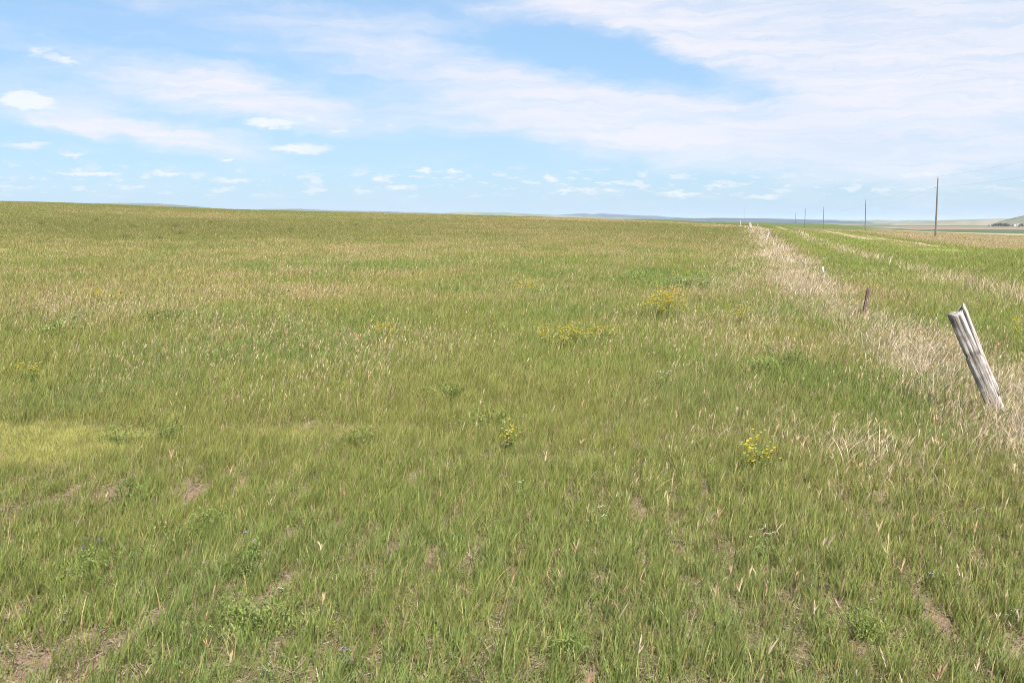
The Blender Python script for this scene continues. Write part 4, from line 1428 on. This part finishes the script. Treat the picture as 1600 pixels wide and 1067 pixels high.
# white and purple flowering plants
for i, (px0, y0, lab, rad, hgt, nf, fr, colr, nm_, cat_, grp_) in enumerate((
        (1030, 615, 'plant with flat white flower clusters in the middle of the field', 0.14, 0.22, 6, 0.013, (0.78, 0.76, 0.68), 'white_wildflower', 'wildflower', 'white wildflowers'),
        (1190, 872, 'grey green plant with small white tops, lower lower right of the yellow plant', 0.08, 0.17, 4, 0.008, (0.70, 0.68, 0.62), 'white_wildflower', 'wildflower', 'white wildflowers'),
        (815, 795, 'single tiny whitish flower head in the near grass', 0.03, 0.16, 1, 0.012, (0.75, 0.68, 0.62), 'white_wildflower', 'wildflower', 'white wildflowers'),
        (940, 835, 'small plant with two white heads right of the tiny whitish flower', 0.06, 0.15, 2, 0.010, (0.78, 0.76, 0.72), 'white_wildflower', 'wildflower', 'white wildflowers'),
        (440, 945, 'small plant with one white flower above the lower left clump', 0.05, 0.14, 1, 0.009, (0.8, 0.78, 0.74), 'white_wildflower', 'wildflower', 'white wildflowers'),
        (141, 890, 'leafy plant with dark purple flowers at lower left', 0.06, 0.16, 3, 0.010, (0.20, 0.10, 0.36), 'purple_wildflower', 'wildflower', 'purple wildflowers'),
        (546, 1052, 'purple flowering plant at the very bottom, left of centre', 0.05, 0.12, 3, 0.010, (0.24, 0.14, 0.42), 'purple_wildflower', 'wildflower', 'purple wildflowers'),
        (392, 878, 'weed with a pale violet flower head, behind the lower left clump', 0.03, 0.15, 2, 0.010, (0.42, 0.36, 0.55), 'purple_wildflower', 'wildflower', 'purple wildflowers'),
        (1459, 925, 'tiny violet flower in the near grass at lower right', 0.02, 0.13, 1, 0.009, (0.34, 0.28, 0.55), 'purple_wildflower', 'wildflower', 'purple wildflowers'),
        (100, 512, 'spread of greyish violet flowers near the left edge, in the blue green clump', 0.40, 0.30, 12, 0.026, (0.50, 0.46, 0.50), 'purple_wildflower', 'wildflower', 'purple wildflowers'))):
    r2 = np.random.default_rng(600 + i)
    root = thing(nm_, spot(px0, y0), lab, cat_, grp_)
    b_, tips = stems(nf, rad, hgt, (0.14, 0.18, 0.06), r2, 0.0022)
    b_.build('stem', M_LEAF, root)
    v, f, c_ = leaf_cloud(40 + 25 * nf, max(rad, 0.05), hgt * 0.7, 0.022, WB, r2)
    np_mesh('foliage', v, [f], M_LEAF, c_, root)
    for tpv in tips:
        m_ = MB()
        for k in range(7):
            q = np.array(tpv) + r2.normal(0, 1, 3) * np.array([fr, fr, fr * 0.25])
            v, f = rosette(q, fr * 0.42, 5, colr, r2)
            m_.add(v, f, None, np.array(colr) * r2.uniform(0.85, 1.1))
            m_.tube([tpv + Vector((0, 0, -0.01)), q], 0.0012, 3, (0.2, 0.24, 0.08), False)
        m_.build('flower_head', M_PETAL, root)
for i, (px0, y0, lab) in enumerate(((418, 1066, 'silvery pale sage tuft at the bottom edge, left of centre'),
                                    (1582, 975, 'silvery sage tuft at the lower right edge'),
                                    (100, 985, 'silvery sage tuft on the bare soil at lower left'))):
    weed(spot(px0, y0), lab, 0.045, 0.08, 260, 0.013, WS, 700 + i, 'silvery sage tufts', 'sage tuft', 'sage_tuft')

# shrubs on the rise at left and on its skyline
for i, (px0, y0, sz, lab) in enumerate((
        (209, 357, 0.9, 'dark shrub on the far left slope, left of the pair of shrubs'),
        (277, 356, 1.0, 'dark shrub on the far left slope, upper one of a pair'),
        (282, 367, 0.8, 'dark shrub on the far left slope, lower one of a pair'),
        (250, 374, 0.8, 'low dark shrub on the far left slope, nearest of all'),
        (198, 374, 0.8, 'low dark shrub at the foot of the left slope'),
        (64, 352, 0.8, 'dark shrub on the far left slope near the picture edge'),
        (150, 346, 0.8, 'small dark shrub high on the far left slope'),
        (330, 349, 0.8, 'small dark shrub right of the pair on the left slope'),
        (455, 361, 0.7, 'small dark shrub on the slope left of the picture centre'),
        (302, 397, 0.4, 'tiny grey green shrub in the tan band of grass at left'),
        (556, 353, 0.8, 'pale low shrub on the slope nearest the picture centre'))):
    weed(spot(px0, y0), lab, sz * 0.60, sz * 0.42, 420, 0.11 * sz, (((0.055, 0.068, 0.025), (0.11, 0.115, 0.045))), 800 + i, 'shrubs on the left slope', 'shrub', 'shrub')


def far_tree(loc, label, hgt, rad, seed, group, n=360):
    r2 = np.random.default_rng(seed)
    root = thing('tree', loc, label, 'tree', group)
    b_ = MB()
    b_.tube([(0, 0, -0.5), (0.05, 0, hgt * 0.35), (0, 0.1, hgt * 0.75)], [0.045 * hgt, 0.03 * hgt, 0.01 * hgt], 7)
    for k in range(5):
        a = r2.uniform(0, 6.28)
        b_.tube([(0, 0, hgt * (0.25 + 0.08 * k)), (math.cos(a) * rad * 0.6, math.sin(a) * rad * 0.6, hgt * (0.45 + 0.08 * k))], [0.015 * hgt, 0.005 * hgt], 5)
    b_.build('trunk', M_BARK, root)
    V, Fq, Cc = [], [], []
    bl = np.stack([r2.normal(0, rad * 0.45, 12), r2.normal(0, rad * 0.45, 12), hgt * r2.uniform(0.28, 0.88, 12)], 1)
    m = 0
    for i in range(n):
        k = r2.integers(0, 12)
        p = bl[k] + r2.normal(0, 1, 3) * np.array([rad * 0.27, rad * 0.27, hgt * 0.10])
        u, v_ = r2.normal(0, 1, 3), r2.normal(0, 1, 3)
        u, v_ = u / np.linalg.norm(u) * rad * 0.17, v_ / np.linalg.norm(v_) * rad * 0.12
        V += [p - u, p + v_, p + u, p - v_]
        c = np.array((0.030, 0.050, 0.022)) * (0.75 + 0.8 * hash2(np.array([k]), np.array([seed]), 3)[0]) * r2.uniform(0.8, 1.25)
        Cc += [c] * 4
        Fq.append((m, m + 1, m + 2, m + 3))
        m += 4
    np_mesh('crown', np.array(V), [np.array(Fq)], M_TREE, np.array(Cc), root)
    return root


def far_spot(px0, Rd):
    d = px_dir(px0, 345)
    s_ = Rd / math.hypot(d[0], d[1])
    return Vector((d[0] * s_, d[1] * s_, Hs(d[0] * s_, d[1] * s_)))


# shelter belt of the farm at right
ORD = ('first', 'second', 'third', 'fourth', 'fifth', 'sixth', 'seventh', 'eighth', 'ninth', 'tenth', 'eleventh')
for i in range(11):
    far_tree(far_spot(1551.5 + 2.45 * i, 2900 + 18 * math.sin(i * 2.3)), f'dark tree, {ORD[i]} from the left in the dense farm windbreak', 8.2 - 1.0 * (i == 0) - 0.25 * abs(i - 5) * 0.5 + 0.8 * math.sin(i * 1.7), 3.6, 900 + i, 'trees of the farm windbreak', 300)
far_tree(far_spot(1545.5, 2900), 'lone small dark tree left of the dense farm windbreak', 5.0, 2.0, 921, 'trees round the farm', 260)
far_tree(far_spot(1582.5, 2930), 'small dark tree between the windbreak and the white sheds', 4.5, 2.4, 922, 'trees round the farm', 260)
far_tree(far_spot(1588.6, 2935), 'small dark tree between the two white sheds', 5.0, 2.2, 923, 'trees round the farm', 260)
for i, (px0, lab) in enumerate(((1594, 'dark round tree just right of the white sheds'), (1598, 'dark round tree at the right picture edge by the sheds'))):
    far_tree(far_spot(px0, 2900), lab, 7.5, 3.6, 930 + i, 'trees round the farm', 300)


def shed(loc, label, lx, ly, hw, hr, rz):
    root = thing('farm_shed', loc, label, 'shed', 'white farm sheds', rz)
    b_ = MB()
    b_.box((0, 0, hw / 2 - 0.3), (lx / 2, ly / 2, hw / 2 + 0.3))
    b_.add([(-lx / 2, -ly / 2, hw), (-lx / 2, ly / 2, hw), (-lx / 2, 0, hw + hr), (lx / 2, -ly / 2, hw), (lx / 2, ly / 2, hw), (lx / 2, 0, hw + hr)], None, [(0, 2, 1), (3, 4, 5)])
    b_.build('wall', M_WHITE, root)
    r_ = MB()
    e = 0.4
    for s_ in (-1, 1):
        y0_, z0_ = s_ * (ly / 2 + e), hw - hr * e / (ly / 2)
        r_.add([(-lx / 2 - e, y0_, z0_ + .05), (lx / 2 + e, y0_, z0_ + .05), (lx / 2 + e, 0, hw + hr + .05), (-lx / 2 - e, 0, hw + hr + .05),
                (-lx / 2 - e, y0_, z0_ + .2), (lx / 2 + e, y0_, z0_ + .2), (lx / 2 + e, 0, hw + hr + .2), (-lx / 2 - e, 0, hw + hr + .2)],
               [(0, 1, 2, 3), (7, 6, 5, 4), (0, 4, 5, 1), (0, 3, 7, 4), (1, 5, 6, 2)])
    r_.build('roof', M_ROOF, root)
    d_ = MB()
    d_.box((-lx * 0.15, -ly / 2 - 0.03, hw * 0.4), (lx * 0.14, 0.05, hw * 0.4))
    d_.build('door', M_DOOR, root)


shed(far_spot(1586.2, 2915), 'small white farm shed just left of the tree between the sheds', 4.2, 5.0, 3.6, 1.6, 0.2)
shed(far_spot(1591.0, 2905), 'larger white farm shed right of the tree between the sheds', 6.0, 7.0, 4.4, 2.0, -0.25)

# scattered trees and bushes near the skyline
for i, (px0, Rd, hgt, rad, lab) in enumerate((
        (463, 520, 1.6, 1.2, 'small dark bush on the left skyline, leftmost of three'),
        (474, 520, 2.0, 1.7, 'small dark bush on the left skyline, middle of three'),
        (499, 520, 1.6, 1.4, 'small dark bush on the left skyline, rightmost of three'),
        (1050, 2600, 9, 5, 'dark tree on the plain left of the far tree clump'),
        (1070, 2600, 10, 7, 'dark tree at the left of the far clump under the blue hills'),
        (1075, 2620, 8, 6, 'dark tree at the right of the far clump under the blue hills'),
        (1089, 2700, 7, 5, 'small dark tree right of the far tree clump'),
        (1112, 3000, 9, 9, 'dark tree in the far row on the plain, left end'),
        (1120, 3000, 8, 9, 'dark tree in the far row on the plain, middle'),
        (1129, 3000, 8, 9, 'dark tree in the far row on the plain, right end'))):
    loc = far_spot(px0, Rd)
    far_tree(loc, lab, hgt, rad, 950 + i, 'scattered trees near the skyline', 260)

# radio mast far out on the plain
ml = far_spot(1163.5, 3000)
root = thing('radio_mast', ml, 'faint thin lattice radio mast on the horizon beyond the fence end', 'mast')
b = MB()
HM = EYE + (345 - 322.5) / F * 3000 - ml.z
for k in range(3):
    a = 2 * math.pi * k / 3
    b.tube([(0.45 * math.cos(a), 0.45 * math.sin(a), 0), (0.45 * math.cos(a), 0.45 * math.sin(a), HM)], 0.07, 6)
for j in range(int(HM / 1.5)):
    for k in range(3):
        a0_, a1_ = 2 * math.pi * (k + j) / 3, 2 * math.pi * (k + j + 1) / 3
        b.tube([(0.45 * math.cos(a0_), 0.45 * math.sin(a0_), 1.5 * j), (0.45 * math.cos(a1_), 0.45 * math.sin(a1_), 1.5 * j + 1.5)], 0.03, 4, (1, 1, 1), False)
b.build('lattice', M_STEEL, root)
for k in range(3):
    a = 2 * math.pi * k / 3 + 0.4
    g = MB()
    g.tube([(0.4 * math.cos(a), 0.4 * math.sin(a), HM * 0.8), (22 * math.cos(a), 22 * math.sin(a), -0.5)], 0.02, 4)
    g.build('guy_wire', M_STEEL, root)
